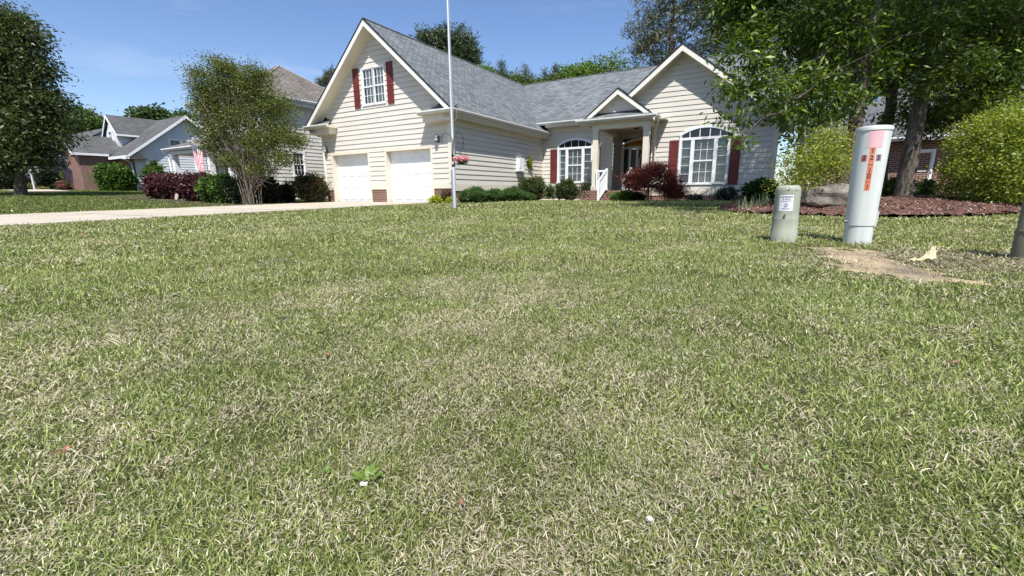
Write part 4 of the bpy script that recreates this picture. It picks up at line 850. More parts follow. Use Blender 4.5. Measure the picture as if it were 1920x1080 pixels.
shrub('rose_bush', 'tall reddish rose bush left of the left garage door', 549, 622, 320, Gp(586, 376, -.75), .07, 6500, [(.04, .055, .02), (.13, .10, .045), (.24, .07, .05)], None, .6, 6, flower=([(.45, .05, .08), (.6, .12, .15)], 60, .06), spread=.1, cluster=7, shell=.35)
# yellow bush, round bush, low shrubs on the island
YB = blobs_px([(1545, 260, 30, 22), (1520, 290, 34, 24), (1500, 325, 30, 24), (1550, 310, 40, 28), (1490, 300, 10, 14), (1475, 345, 12, 12), (1570, 280, 14, 20)], 8.6, .7)
tree('yellow_shrub', 'loose yellow green shrub behind the small pedestal', W(1535, 375, 8.6), YB, 9500, .045, .55, [(.14, .18, .02), (.37, .41, .075), (.55, .58, .25)], .035, cluster=7, shell=.15, droop=-.1, spread=.09, cat='shrub', bark=BARK_G, ntar=7, start=(.1, .6))
RB = blobs_px([(1880, 275, 62, 52), (1840, 312, 38, 36), (1920, 300, 62, 62), (1865, 340, 62, 40), (1845, 358, 32, 22), (1905, 232, 34, 26), (1925, 370, 55, 25), (1862, 232, 22, 16), (1950, 220, 40, 40), (1975, 330, 60, 60)], 8.9, .9)
tree('round_bush', 'large rounded light green bush at the right edge beyond the mulch', W(1850, 385, 8.9), RB, 42000, .055, .55, [(.12, .165, .02), (.33, .39, .06), (.5, .55, .2)], .05, cluster=9, shell=.6, droop=0, spread=.09, cat='shrub', ntar=6, start=(.1, .6))
shrub('low_bush', 'low green bush at the foot of the grey furrowed trunk', 1655, 1712, 330, W(1684, 372, 11.2), .06, 3500, [(.06, .11, .02), (.17, .24, .05)], None, .5, 4)
shrub('low_bush', 'sparse green foliage right of the grey furrowed trunk', 1712, 1748, 338, W(1730, 372, 12.5), .06, 1500, [(.04, .08, .02), (.12, .18, .05)], None, .5, 4)
# iris clumps
for px, Y, lab in ((1400, 9.0, 'leftmost clump of pale upright iris leaves at the mulch edge'), (1419, 9.2, 'middle clump of pale upright iris leaves at the mulch edge'), (1436, 9.6, 'rightmost clump of pale upright iris leaves, nearest the small pedestal')):
    P = W(px, 380, Y); b = np.array(P); b[2] = float(zg(P[0], P[1]))+float(mulch_h(np.array([P[0]]), np.array([P[1]]))[0]); b[2] = max(b[2], float(zg(P[0], P[1]))); n = 26
    V = []
    for i in range(n):
        a = rng.uniform(0, 2*math.pi); ln = rng.uniform(.12, .30); d = np.array([math.cos(a)*rng.uniform(.05, .45), math.sin(a)*.3, 1]); d /= np.linalg.norm(d); s = np.array([math.cos(a+1.5), math.sin(a+1.5), 0])*.008; p0 = np.array([rng.normal(0, .06), rng.normal(0, .05), -.02]); V.append([p0-s, p0+s, p0+d*ln+s*.2, p0+d*ln-s*.2])
    c = np.tile([.30, .36, .22], (n, 1))*rng.uniform(.6, 1.4, (n, 1)); o = link('iris_clump', arrmesh('iris_clump', V, 4, c), LEAF); o.location = b; tag(o, lab, 'plant', 'iris clumps along the mulch edge')
# ================================================================== OBJECTS
def text_mesh(s, size, m, name, parent, fn, bold=0., align='CENTER'):
    cu = bpy.data.curves.new('t', 'FONT'); cu.body = s; cu.size = size; cu.align_x = align; cu.align_y = 'CENTER'; cu.offset = bold; cu.extrude = 0
    to = bpy.data.objects.new('t', cu); COL.objects.link(to); dg = bpy.context.evaluated_depsgraph_get(); me = bpy.data.meshes.new_from_object(to.evaluated_get(dg)); bpy.data.objects.remove(to)
    for v in me.vertices: v.co = Vector(fn(v.co.x, v.co.y))
    me.update(); me.materials.clear(); me.name = name; return link(name, me, m, parent)
class Cyl:      # sticker space on a slightly conical cylinder, x to the right, z up
    def __init__(s, face, rz): s.a = face; s.rz = rz
    def P(s, x, z, lift=.001): r_ = s.rz(z)+lift; t = s.a+x/r_; return (r_*math.cos(t), r_*math.sin(t), z)
    def patch(s, mb, x0, x1, z0, z1, lift, n=6):
        for i in range(n):
            a = x0+(x1-x0)*i/n; b = x0+(x1-x0)*(i+1)/n; mb.face([s.P(a, z0, lift), s.P(b, z0, lift), s.P(b, z1, lift), s.P(a, z1, lift)])
INK = mat('black_ink', (.02, .02, .02), .6)
# ---- tall pedestal
P = onground(1606, 456); base = np.array(gloc(P)); tall = empty('utility_pedestal', base, 'tall pale grey round pedestal with pink square and orange number stickers', 'pedestal', 'utility pedestals at the lawn edge')
Ht = W(1637, 238, P[1])[2]-base[2]
PLAS = noisy('pale_plastic', (.50, .52, .485), (.62, .645, .61), 5, .45, .03, bscale=80, stretch=(2, 2, .35), lo=.25, hi=.6)
zs_ = W(1610, 421, P[1])[2]-base[2]
mb = MB(); mb.lathe([(.107, -.1), (.105, zs_+.02)], n=48); mb.build('base_tube', PLAS, tall)
rs = lambda z: .112+.013*(z-zs_)/(Ht-zs_)
mb = MB(); mb.lathe([(.1, zs_-.004), (.112, zs_-.004), (.112, zs_)]+[(rs(z), z) for z in np.linspace(zs_, Ht-.035, 8)], n=56); sleeve = mb.build('sleeve', PLAS, tall)
mb = MB(); mb.lathe([(.124, Ht-.036), (.130, Ht-.036), (.131, Ht-.012), (.127, Ht-.003), (.11, Ht+.002), (.001, Ht+.004)], n=56); mb.build('cap', PLAS, tall)
face = math.atan2(-P[1], -P[0]); C1 = Cyl(face, rs)
pxm = P[1]/F_PX*1.0
def zt_(y): return W(1630, y, P[1])[2]-base[2]
PINK = noisy('pink_sticker', (.70, .40, .43), (.76, .45, .47), 4, .5); ORG = noisy('orange_tile', (.62, .17, .085), (.70, .23, .12), 30, .4); REDT = noisy('faded_red_tile', (.42, .10, .08), (.5, .15, .12), 30, .5); GREYT = noisy('faded_grey_tile', (.22, .15, .17), (.32, .22, .24), 60, .5)
mb = MB(); zc = zt_(262.5); C1.patch(mb, -.042+.012, .062+.012, zc-.074, zc+.074, .0012, 10); mb.build('pink_sticker', PINK, sleeve)
tw, th_ = .019, .0262
tiles = [(0, 284.5, '1', ORG), (0, 297.5, '2', ORG), (0, 309.5, '–', ORG), (0, 320.5, '1', ORG), (0, 331, '0', ORG), (0, 341, '–', ORG), (0, 351.5, '1', ORG), (-1.45, 297.5, '2', REDT), (1.35, 297.5, '5', GREYT)]
for (cx_, y_, ch, mm) in tiles:
    zc = zt_(y_); x_ = .012+cx_*.036; mb = MB(); C1.patch(mb, x_-tw, x_+tw, zc-th_, zc+th_, .0014, 4); tl = mb.build('number_tile', mm, sleeve)
    text_mesh(ch, .055 if ch != '–' else .06, INK, 'digit', tl, lambda x, y, x_=x_, zc=zc: C1.P(x_+x*.85, zc+y, .0022), .0012)
mb = MB(); a_ = face+1.15; mb.tube([(.11*math.cos(a_-2.15), .11*math.sin(a_-2.15), zs_+.03), (.14*math.cos(a_-2.15), .14*math.sin(a_-2.15), zs_+.03)], .011, 8); mb.build('lock_bolt', mat('zinc', (.35, .34, .32), .4, .8), tall)
mb = MB(); a_ = face+1.35
for z0, z1 in ((zs_-.01, zs_+.12),):
    ca, sa = math.cos(a_), math.sin(a_); t_ = np.array([-sa, ca, 0])*.018; r0 = np.array([ca, sa, 0]); mb.prism([r0*.105-t_+(0, 0, z0), r0*.105+t_+(0, 0, z0), r0*.112+t_+(0, 0, z1), r0*.112-t_+(0, 0, z1)], r0*.014)
mb.build('hasp', PLAS, tall)
# ---- small pedestal
P = onground(1468, 453); base = np.array(gloc(P)); sm = empty('utility_pedestal', base, 'short olive green round pedestal with white warning label', 'pedestal', 'utility pedestals at the lawn edge'); sm.rotation_euler = (0, rad(-1.0), 0)
Ht = W(1482, 347, P[1])[2]-base[2]
OLI = noisy('olive_plastic', (.245, .255, .195), (.335, .35, .275), 6, .5, .04, bscale=60, stretch=(2, 2, .4), lo=.25, hi=.6)
zj = .42*Ht; rr2 = lambda z: .108-.004*z/Ht
mb = MB(); mb.lathe([(.110, -.1), (.110, .10), (.1085, .102), (.108, zj-.002)], n=48); mb.build('base_tube', OLI, sm)
mb = MB(); mb.lathe([(.104, zj-.003), (.1065, zj-.003)]+[(rr2(z)-.001, z) for z in np.linspace(zj, Ht-.05, 5)]+[(.103, Ht-.04), (.098, Ht-.022), (.088, Ht-.009), (.070, Ht-.002), (.001, Ht)], n=56); dome = mb.build('dome', OLI, sm)
face = math.atan2(-P[1], -P[0]); C2 = Cyl(face, lambda z: rr2(z)-.001)
zl = W(1475, 380, P[1])[2]-base[2]; xo = -.006
mb = MB(); C2.patch(mb, xo-.058, xo+.058, zl-.072, zl+.072, .0012, 10); lab = mb.build('warning_label', mat('label_paper', (.72, .74, .80), .5), dome)
fnl = lambda ox, oz: (lambda x, y: C2.P(xo+ox+x, zl+oz+y, .0022))
text_mesh('WARNING', .0185, INK, 'lettering', lab, fnl(.008, .055), .0006); text_mesh('90 VOLTS', .0165, INK, 'lettering', lab, fnl(0, .034), .0005)
mb = MB(); mb.face([C2.P(xo-.052, zl+.049, .0022), C2.P(xo-.038, zl+.049, .0022), C2.P(xo-.045, zl+.062, .0022)])
for oz, w_ in ((.019, .044), (.011, .036), (-.048, .040), (-.057, .028)):
    x = -w_
    while x < w_: l = random.uniform(.003, .010); C2.patch(mb, xo+x, xo+min(x+l, w_), zl+oz-.0016, zl+oz+.0016, .0022, 1); x += l+.002
mb.build('fine_print', INK, lab)
mb = MB()
for i in range(24):
    a, b = 2*math.pi*i/24, 2*math.pi*(i+1)/24; cz = -.021; mb.face([C2.P(xo+.0135*math.cos(a), zl+cz+.0135*math.sin(a), .0022), C2.P(xo+.0135*math.cos(b), zl+cz+.0135*math.sin(b), .0022), C2.P(xo+.0175*math.cos(b), zl+cz+.0175*math.sin(b), .0022), C2.P(xo+.0175*math.cos(a), zl+cz+.0175*math.sin(a), .0022)])
for a, b in (((-.003, .011), (.004, .002)), ((.004, .002), (-.003, .0)), ((-.003, .0), (.003, -.011))): mb.face([C2.P(xo+a[0]-.0016, zl-.021+a[1], .0022), C2.P(xo+a[0]+.0016, zl-.021+a[1], .0022), C2.P(xo+b[0]+.0016, zl-.021+b[1], .0022), C2.P(xo+b[0]-.0016, zl-.021+b[1], .0022)])
mb.face([C2.P(xo-.012, zl-.031, .0024), C2.P(xo-.010, zl-.033, .0024), C2.P(xo+.012, zl-.011, .0024), C2.P(xo+.010, zl-.009, .0024)])
mb.build('symbol', INK, lab)
mb = MB(); c_ = np.array(C2.P(xo, zl-.105, 0)); n_ = np.array([math.cos(face), math.sin(face), 0]); mb.tube([c_, c_+n_*.014], .009, 10); mb.tube([c_+(0, 0, -.022), c_+n_*.010+(0, 0, -.022)], .008, 10); mb.build('padlock', mat('zinc', (.35, .34, .32), .4, .8), dome)
mb = MB(); C2.patch(mb, -.012, .010, Ht-.048, Ht-.044, .002, 3); C2.patch(mb, .009, .012, Ht-.048, Ht-.02, .001, 1); C2.patch(mb, .062, .085, Ht-.05, Ht-.046, .002, 2); mb.build('seam', INK, dome)
# ---- edge pedestal at right border
P = onground(1925, 487); base = np.array(gloc(P)); ed = empty('utility_pedestal', base, 'dark olive pedestal cut off by the right edge of the picture', 'pedestal', 'utility pedestals at the lawn edge')
mb = MB(); mb.lathe([(.085, -.1), (.083, .2), (.08, .205), (.082, .55), (.07, .59), (.001, .6)], n=40); mb.build('dome', noisy('dark_olive', (.12, .115, .07), (.16, .15, .09), 4, .5), ed)
mb = MB(); mb.lathe([(.0835, .18), (.086, .18), (.086, .2), (.082, .203)], n=40); mb.build('collar', MATS['dark_olive'], ed)
# ---- flag pole with shepherd hooks and basket
P = onground(853, 391); base = np.array(gloc(P)); fp = empty('flagpole', base, 'tall silver flagpole without a flag standing on the lawn by the garage corner', 'flagpole')
ALU = mat('aluminium', (.68, .69, .70), .38, .5)
mb = MB(); mb.tube([(0, 0, -.05), (0, 0, 1.6), (0, 0, 1.62), (0, 0, 3.4)], [.042, .040, .034, .033], 16); mb.tube([(0, 0, 3.4), (0, 0, 3.43), (0, 0, 7.2)], [.036, .030, .026], 16); mb.build('pole', ALU, fp)
mb = MB(); mb.tube([(-.055, .03, -.05), (-.05, .03, 1.05)], .028, 10); mb.build('pole_shade', mat('dull_steel_and_pole_shade', (.30, .32, .36), .5, .6), fp)  # darker tube beside the pole, standing in for its shaded side
mb = MB(); mb.tube([(.05, -.03, .9), (.045, -.02, 3.0), (.05, -.02, 7.1)], .004, 5); mb.build('halyard', mat('rope', (.5, .48, .42), .8), fp)
mb = MB(); mb.lathe([(.05, 0), (.11, .012), (.05, .03)], n=16); mb.build('foot_flange', mat('dull_steel_and_pole_shade', (.3, .32, .36), .5, .6), fp)
def pw(px, py): return W(px, py, P[1]-.06)-base
mb = MB()
hk = [(848, 300), (848, 262), (843, 252), (837, 249), (831, 252), (828, 260), (829, 268)]; mb.tube([pw(*q) for q in hk], .008, 6)
hk2 = [(849, 300), (850, 262), (854, 251), (860, 248), (866, 251), (868, 260), (868, 270), (870, 268)]; mb.tube([pw(*q) for q in hk2], .008, 6); mb.build('shepherd_hook', BLACKMETAL, fp)
mb = MB(); mb.lathe([(.048, 1.15), (.05, 1.15), (.05, 1.2), (.048, 1.2)], n=12); mb.lathe([(.046, 1.42), (.05, 1.42), (.05, 1.45), (.046, 1.45)], n=12); mb.build('clamp', BLACKMETAL, fp)
bc = W(867, 303, P[1]-.06); bk_ = empty('hanging_basket', bc, 'black hanging basket of pink flowers on the right hook of the flagpole', 'flower basket')
mb = MB(); mb.lathe([(.001, -.075), (.06, -.07), (.115, -.02), (.135, .03), (.128, .03), (.10, -.01)], n=20); mb.build('bowl', mat('black_plastic', (.02, .018, .017), .6), bk_)
mb = MB(); top_ = pw(868, 271)+base-bc; [mb.tube([(.13*math.cos(a), .13*math.sin(a), .03), top_], .0035, 4) for a in (0, 2.1, 4.2)]; mb.build('hanger', BLACKMETAL, bk_)
foliage('blossoms', [gen_leaves([((0, 0, .06), (.17, .15, .06))], 520, .05, .9, [(.62, .20, .30), (.80, .42, .50), (.75, .72, .70)], 4, .6, 0, .03)], bk_); foliage('leaves', [gen_leaves([((0, 0, .02), (.15, .14, .06))], 160, .05, .6, [(.05, .1, .03), (.1, .17, .05)], 4, .6, .4, .03)], bk_)
# ---- flags
FLAG = mat('flag_cloth', (.5, .05, .06), .8)
b_ = FLAG.node_tree.nodes['Principled BSDF']; tcn = N(FLAG, 'ShaderNodeUVMap'); sx = N(FLAG, 'ShaderNodeSeparateXYZ'); Lk(FLAG, tcn.outputs[0], sx.inputs[0])
def mth(op, a, b=None, v=None):
    n = N(FLAG, 'ShaderNodeMath'); n.operation = op; Lk(FLAG, a, n.inputs[0])
    if b is not None: Lk(FLAG, b, n.inputs[1])
    if v is not None: n.inputs[1].default_value = v
    return n.outputs[0]
stp = mth('GREATER_THAN', mth('FRACT', mth('MULTIPLY', sx.outputs['Y'], v=6.5)), v=.5)
can = mth('MULTIPLY', mth('LESS_THAN', sx.outputs['X'], v=.4), mth('GREATER_THAN', sx.outputs['Y'], v=6/13))
fx = mth('SUBTRACT', mth('FRACT', mth('MULTIPLY', sx.outputs['X'], v=15)), v=.5); fy = mth('SUBTRACT', mth('FRACT', mth('MULTIPLY', sx.outputs['Y'], v=9.3*1.0)), v=.5)
star = mth('LESS_THAN', mth('ADD', mth('MULTIPLY', fx, fx), mth('MULTIPLY', fy, fy)), v=.06)
m1 = N(FLAG, 'ShaderNodeMixRGB'); m1.inputs[1].default_value = (.55, .05, .075, 1); m1.inputs[2].default_value = (.82, .80, .80, 1); Lk(FLAG, stp, m1.inputs[0])
m2 = N(FLAG, 'ShaderNodeMixRGB'); m2.inputs[1].default_value = (.025, .03, .10, 1); m2.inputs[2].default_value = (.62, .6, .62, 1); Lk(FLAG, star, m2.inputs[0])
m3 = N(FLAG, 'ShaderNodeMixRGB'); Lk(FLAG, can, m3.inputs[0]); Lk(FLAG, m1.outputs[0], m3.inputs[1]); Lk(FLAG, m2.outputs[0], m3.inputs[2]); Lk(FLAG, m3.outputs[0], b_.inputs['Base Color'])
def flag(p_wall, p_tip, w_, h_, label, hangdir):
    a = np.array(p_wall); t = np.array(p_tip); f = empty('flag', a, label, 'flag', 'flags on house porches'); d = t-a
    mb = MB(); mb.tube([(0, 0, 0), d], .014, 6); mb.build('staff', mat('white_staff', (.6, .6, .6), .5), f)
    mb = MB(); nx_, ny_ = 14, 16; ds_ = d/np.linalg.norm(d)
    def pt(i, j):
        s_ = i/nx_; r_ = j/ny_      # s_ along the hoist (on the staff), r_ down the fly
        q = d*.98-ds_*h_*(1-s_)*.8; q = q+np.array([0, 0, -1.])*w_*r_+np.array(hangdir)*(.10*r_*math.sin(5*s_+2)+.05*math.sin(9*r_+6*s_)*r_)-ds_*np.array([1, 1, 0])*(.35*r_*(s_-.5)*h_)
        return q
    for i in range(nx_):
        for j in range(ny_): mb.face([pt(i, j), pt(i+1, j), pt(i+1, j+1), pt(i, j+1)], uv=[(j/ny_, i/nx_), (j/ny_, (i+1)/nx_), ((j+1)/ny_, (i+1)/nx_), ((j+1)/ny_, i/nx_)], smooth=True)
    mb.build('cloth', FLAG, f)
# ================================================================== NEIGHBOUR 1 (left, beige with brown hip roof)
n1 = empty('house', tuple(O), 'two storey beige clapboard house with brown hipped roof left of the garage', 'house', rz=YAW)
def walls(parent, u0, u1, v0, v1, z0, z1, m, sd=True, holesF=(), holesR=()):
    a = Wall((0, v0, 0), (1, 0, 0), (0, -1, 0)); siding(a, full(u0), full(u1), z0, z1, holesF, .2).build('wall', m, parent)
    b = Wall((u1, 0, 0), (0, 1, 0), (1, 0, 0)); siding(b, full(v0), full(v1), z0, z1, holesR, .2).build('wall', m, parent)
    c = MB(); c.box((u0, v0+.05, z0-.5), (u0+.1, v1, z1)); c.box((u0, v1-.1, z0-.5), (u1-.02, v1, z1)); c.build('wall', m, parent); return a, b
f1, r1 = walls(n1, -17.6, -12, -.35, 6.3, .1, 5.3, BSIDING, holesR=[(1.3, 2.05, 1.4, 2.6)])
mb = MB(); hp = 7.75; e1 = 5.42; A_ = (-14.8, 3.0, hp); B_ = (-15.3, 3.0, hp)
roof_poly(mb, [(-11.6, -.8, e1), (-11.6, 6.8, e1), A_]); roof_poly(mb, [(-18.0, -.8, e1), (-11.6, -.8, e1), A_, B_]); roof_poly(mb, [(-11.6, 6.8, e1), (-18.0, 6.8, e1), B_, A_]); roof_poly(mb, [(-18.0, 6.8, e1), (-18.0, -.8, e1), B_])
rf1 = mb.build('roof', SHINGLE_B, n1)
mb = MB(); mb.tube([(-11.6, -.8, e1+.02), A_, B_], .05, 6); mb.tube([A_, (-11.6, 6.8, e1+.02)], .04, 6); mb.build('ridge_cap', noisy('tan_ridge', (.26, .235, .20), (.3, .27, .24), 5, .9), rf1)
mb = MB(); mb.box((-12, -.75, 5.05), (-11.65, 6.7, 5.3)); mb.box((-17.9, -.75, 5.05), (-12.0, -.35, 5.3)); mb.build('soffit', mat('pale_trim', (.6, .62, .6), .5), n1)
gutter(n1, (-11.6, -.8, 5.38), (-11.6, 6.8, 5.38), (1, 0, 0), m=WHITE); gutter(n1, (-18.0, -.8, 5.38), (-11.6, -.8, 5.38), (0, -1, 0), m=WHITE)
window_rect(n1, r1, 1.35, 2.0, 1.4, 2.6, 3, 2, True, 0)
mb = MB(); r1.box(mb, -.35, -.23, .1, 5.1, 0, .05); r1.box(mb, -.35, 6.3, -.3, .1, 0, .02); mb.build('trim', WHITE, n1)
for u in (-16.9, -14.2): window_rect(n1, f1, u, u+.9, 3.6, 4.9, 2, 2, True, .5)
# porch
brk = MB(); f1.box(brk, -17.5, -12.2, .1, 2.9, .02, .06); brk.build('brick_front', BRICK_O, n1)
mb = MB(); roof_poly(mb, [(-17.9, -2.3, 2.86), (-11.4, -2.3, 2.86), (-11.9, -.36, 3.6), (-17.5, -.36, 3.6)]); mb.build('porch_roof', SHINGLE_B, n1)
mb = MB(); mb.box((-17.6, -2.15, 2.52), (-11.7, -.4, 2.76)); mb.build('porch_beam', WHITE, n1); gutter(n1, (-17.9, -2.3, 2.84), (-11.4, -2.3, 2.84), (0, -1, 0), m=WHITE)
for u in (-17.4, -15.05, -13.8, -11.95): c = MB(); c.box((u-.12, -2.12, .2), (u+.12, -1.88, 2.52)); c.box((u-.15, -2.15, .2), (u+.15, -1.85, .4)); c.build('column', WHITE, n1)
mb = MB(); mb.box((-17.6, -2.2, -.3), (-11.9, -.36, .25)); mb.build('porch_floor', BRICK_O, n1)
mb = MB(); f1.box(mb, -14.4, -13.6, .3, 2.5, .06, .12); d_ = mb.build('front_door', mat('dark_door', (.015, .02, .025), .3), n1)
mb = MB(); f1.box(mb, -14.5, -14.4, .3, 2.6, .06, .15); f1.box(mb, -13.6, -13.5, .3, 2.6, .06, .15); f1.box(mb, -14.4, -13.6, 2.5, 2.6, .06, .15); mb.build('frame', WHITE, d_)
mb = MB(); f1.box(mb, -16.4, -15.6, .8, 2.3, .06, .10); d_ = mb.build('window', DARKGLASS, n1); mb = MB(); f1.box(mb, -16.5, -16.4, .7, 2.4, .06, .14); f1.box(mb, -15.6, -15.5, .7, 2.4, .06, .14); f1.box(mb, -16.4, -15.6, 2.3, 2.4, .06, .14); f1.box(mb, -16.4, -15.6, .7, .8, .06, .16); f1.box(mb, -16.4, -15.6, 1.52, 1.58, .06, .13); mb.build('frame', WHITE, d_)
dsp = MB(); dsp.tube([(-17.9, -2.35, 2.75), (-17.7, -2.2, 2.5), (-17.62, -2.1, .3)], .05, 4); dsp.build('downspout', WHITE, n1)
wb = Wall((-12, 0, 0), (0, 1, 0), (1, 0, 0)); mb = MB(); mb.prism([(-11.98, 3.35, 3.25), (-11.98, 3.5, 3.9), (-11.98, 3.6, 3.1)], (.25, 0, 0)); mb.build('bracket', WHITE, n1)
pA = W(355, 264, 17.6); 
fa = uv2w(-15.6, -2.15, 3.3); q0 = Gp(355, 262, -2.5); q1 = Gp(380, 283, -2.25); flag(q1, q0, 1.2, 1.05, 'striped flag on the white porch column of the beige house', (.5, -.5, 0))
# ================================================================== NEIGHBOUR 2 (brick front, white side gable, grey roof)
n2 = empty('house', tuple(O), 'brick and white clapboard house with grey roof and small dormer, far left', 'house', rz=YAW)
g2 = Wall((-30, 0, 0), (0, 1, 0), (1, 0, 0)); A2, Z2, S2 = 4.46, 6.5, .775
siding(g2, lambda z: max(.75, A2-(Z2-.1-z)/S2), lambda z: min(8.2, A2+(Z2-.1-z)/S2), 1.0, 6.4, [(3.2, 4.9, 3.7, 4.6)], .2).build('wall', WSIDING, n2)
mb = MB(); g2.box(mb, .75, 8.2, .4, 1.0, 0, .02); mb.build('brick_base', BRICK_O, n2)
for a in (3.25, 4.15): window_rect(n2, g2, a, a+.7, 3.75, 4.6, 2, 1, True, .6)
fr2 = Wall((0, .72, 0), (1, 0, 0), (0, -1, 0)); mb = MB(); fr2.box(mb, -41, -30, .3, 3.3, -.2, 0); mb.build('brick_wall', BRICK_O, n2)
mb = MB(); roof_poly(mb, [(-41, .2, 3.25), (-29.6, .2, 3.25), (-29.6, A2, Z2+.05), (-41, A2, Z2+.05)]); roof_poly(mb, [(-29.6, 8.7, 3.25), (-41, 8.7, 3.25), (-41, A2, Z2+.05), (-29.6, A2, Z2+.05)])
# forward brick wing, gable to the street
roof_poly(mb, [(-34.1, -1.9, 4.85), (-32.6, -1.9, 3.5), (-32.6, 1.0, 3.5), (-34.1, 3.0, 4.85)]); roof_poly(mb, [(-34.1, -1.9, 4.85), (-34.1, 3.0, 4.85), (-35.6, 1, 3.5), (-35.6, -1.9, 3.5)])
rf2 = mb.build('roof', SHINGLE_D, n2)
mb = MB(); wg = Wall((0, -3.1, 0), (1, 0, 0), (0, -1, 0)); mb.prism([(-35.4, -1.5, .3), (-32.8, -1.5, .3), (-32.8, -1.5, 3.5), (-34.1, -1.5, 4.65), (-35.4, -1.5, 3.5)], (0, .1, 0)); mb.box((-32.9, -1.4, .3), (-32.8, .7, 3.45)); mb.build('brick_wall', BRICK, n2)
mb = MB()
for s_ in (-1, 1): mb.prism([(-34.1, -1.95, 4.82), (-34.1+s_*1.5, -1.95, 3.47), (-34.1+s_*1.5, -1.95, 3.32), (-34.1, -1.95, 4.67)], (0, .04, 0))
for s_, vv in ((-1, .2), (1, 8.7)): mb.prism([(-29.55, A2, Z2+.02), (-29.55, vv, 3.22), (-29.55, vv, 3.02), (-29.55, A2, Z2-.2)], (-.04, 0, 0))
mb.box((-30.2, .1, 3.0), (-29.55, .35, 3.2)); mb.box((-32.6, .12, 3.05), (-29.6, .2, 3.24)); mb.box((-32.62, -1.9, 3.3), (-32.54, .2, 3.46)); mb.build('rake_board', WHITE, n2)
mb = MB(); mb.prism([(-29.98, .3, 3.0), (-29.98, 1.5, 3.0), (-29.98, .9, 3.5)], (.4, 0, 0)); mb.build('cornice_return', SHINGLE_D, n2)
# dormer
mb = MB(); mb.box((-35.2, 1.15, 3.9), (-33.3, 3.8, 5.15)); mb.prism([(-35.2, 1.15, 5.15), (-33.3, 1.15, 5.15), (-34.25, 1.15, 6.2)], (0, .2, 0)); mb.build('dormer', WSIDING, n2)
mb = MB(); roof_poly(mb, [(-34.25, 1.0, 6.55), (-32.9, 1.0, 5.05), (-32.9, 4.0, 5.05), (-34.25, 4.4, 6.55)]); roof_poly(mb, [(-34.25, 1.0, 6.55), (-34.25, 4.4, 6.55), (-35.6, 4.0, 5.05), (-35.6, 1.0, 5.05)]); mb.build('dormer_roof', SHINGLE_D, n2)
mb = MB(); [mb.prism([(-34.25, .96, 6.5), (-34.25+s_*1.35, .96, 5.0), (-34.25+s_*1.35, .96, 4.82), (-34.25, .96, 6.3)], (0, .04, 0)) for s_ in (-1, 1)]; mb.box((-32.95, 1.0, 4.9), (-32.87, 3.2, 5.03)); mb.build('dormer_trim', WHITE, n2)
wd_ = Wall((0, 1.08, 0), (1, 0, 0), (0, -1, 0)); window_rect(n2, wd_, -34.6, -33.9, 4.35, 5.25, 2, 2, True, .0, depth=.1)
mb = MB(); mb.tube([(-29.75, .1, 3.0), (-29.9, .5, 2.7), (-29.92, .68, .6)], .05, 4); mb.build('downspout', WHITE, n2)
mb = MB(); mb.box((-33.5, .45, .35), (-30.5, .60, 1.4)); mb.build('white_panel', WHITE, n2)
# house 3 deeper left behind the big tree
n3 = empty('house', tuple(O), 'shaded house with dark roof and white siding behind the big left tree', 'house', rz=YAW)
mb = MB(); mb.box((-60, 0, .3), (-45, 9, 3.4)); mb.build('wall', BRICK_D, n3); mb = MB(); roof_poly(mb, [(-60.5, -.5, 3.3), (-44.5, -.5, 3.3), (-44.5, 4.5, 6.8), (-60.5, 4.5, 6.8)]); roof_poly(mb, [(-44.5, 9.5, 3.3), (-60.5, 9.5, 3.3), (-60.5, 4.5, 6.8), (-44.5, 4.5, 6.8)]); mb.build('roof', SHINGLE_D, n3)
mb = MB(); mb.prism([(-45, 0, 3.3), (-45, 9, 3.3), (-45, 4.5, 6.6)], (-.1, 0, 0)); mb.build('gable', WSIDING, n3); mb = MB(); mb.box((-53, -3, .3), (-47, 0, 2.9)); mb.build('garage_wing', WSIDING, n3)
mb = MB(); roof_poly(mb, [(-50, -3.4, 5.0), (-46.6, -3.4, 2.8), (-46.6, 1, 2.8), (-50, 1, 5)]); roof_poly(mb, [(-50, -3.4, 5.0), (-50, 1, 5), (-53.4, 1, 2.8), (-53.4, -3.4, 2.8)]); mb.build('wing_roof', SHINGLE_D, n3)
for u in (-46.5, -45.6): c = MB(); c.box((u, -.6, .3), (u+.14, -.45, 3.0)); c.build('porch_post', WHITE, n3)
q0 = Gp(110, 298, -4.5); q1 = Gp(126, 312, -4.2); flag(q1, q0, 1.1, 1.0, 'striped flag hanging from the shaded porch of the brick house, far left', (.5, -.5, 0))
# ================================================================== RIGHT NEIGHBOUR
n4 = empty('house', tuple(O), 'red brick house with grey roof partly hidden behind the trees on the right', 'house', rz=YAW)
def Gu(px, py, v): P = Gp(px, py, v); u_, v_ = w2uv(P[0], P[1]); return u_, P[2]-O[2]
v4 = 7.0; uL, zT = Gu(1640, 262, v4); uR, _ = Gu(1990, 262, v4); uw, zw0 = Gu(1738, 345, v4); uw0, zw1 = Gu(1712, 285, v4); uwl, _ = Gu(1706, 345, v4)
w4 = Wall((0, v4, 0), (1, 0, 0), (0, -1, 0))
mb = MB(); w4.box(mb, uL-2, uR, -.4, zT-.1, -.3, 0); mb.build('brick_wall', BRICK, n4)
mb = MB(); roof_poly(mb, [(uL-2.5, v4-.5, zT), (uR+.5, v4-.5, zT), (uR+.5, v4+5, zT+2.6), (uL+1.5, v4+5, zT+2.6)]); mb.build('roof', noisy('shaded_grey_shingle', (.075, .08, .085), (.13, .135, .14), 9, .9, stretch=(.6, .6, 4)), n4)  # roof colour darkened to stand in for shade on it
gutter(n4, (uL-2.5, v4-.5, zT), (uR+.5, v4-.5, zT), (0, -1, 0), m=WHITE)
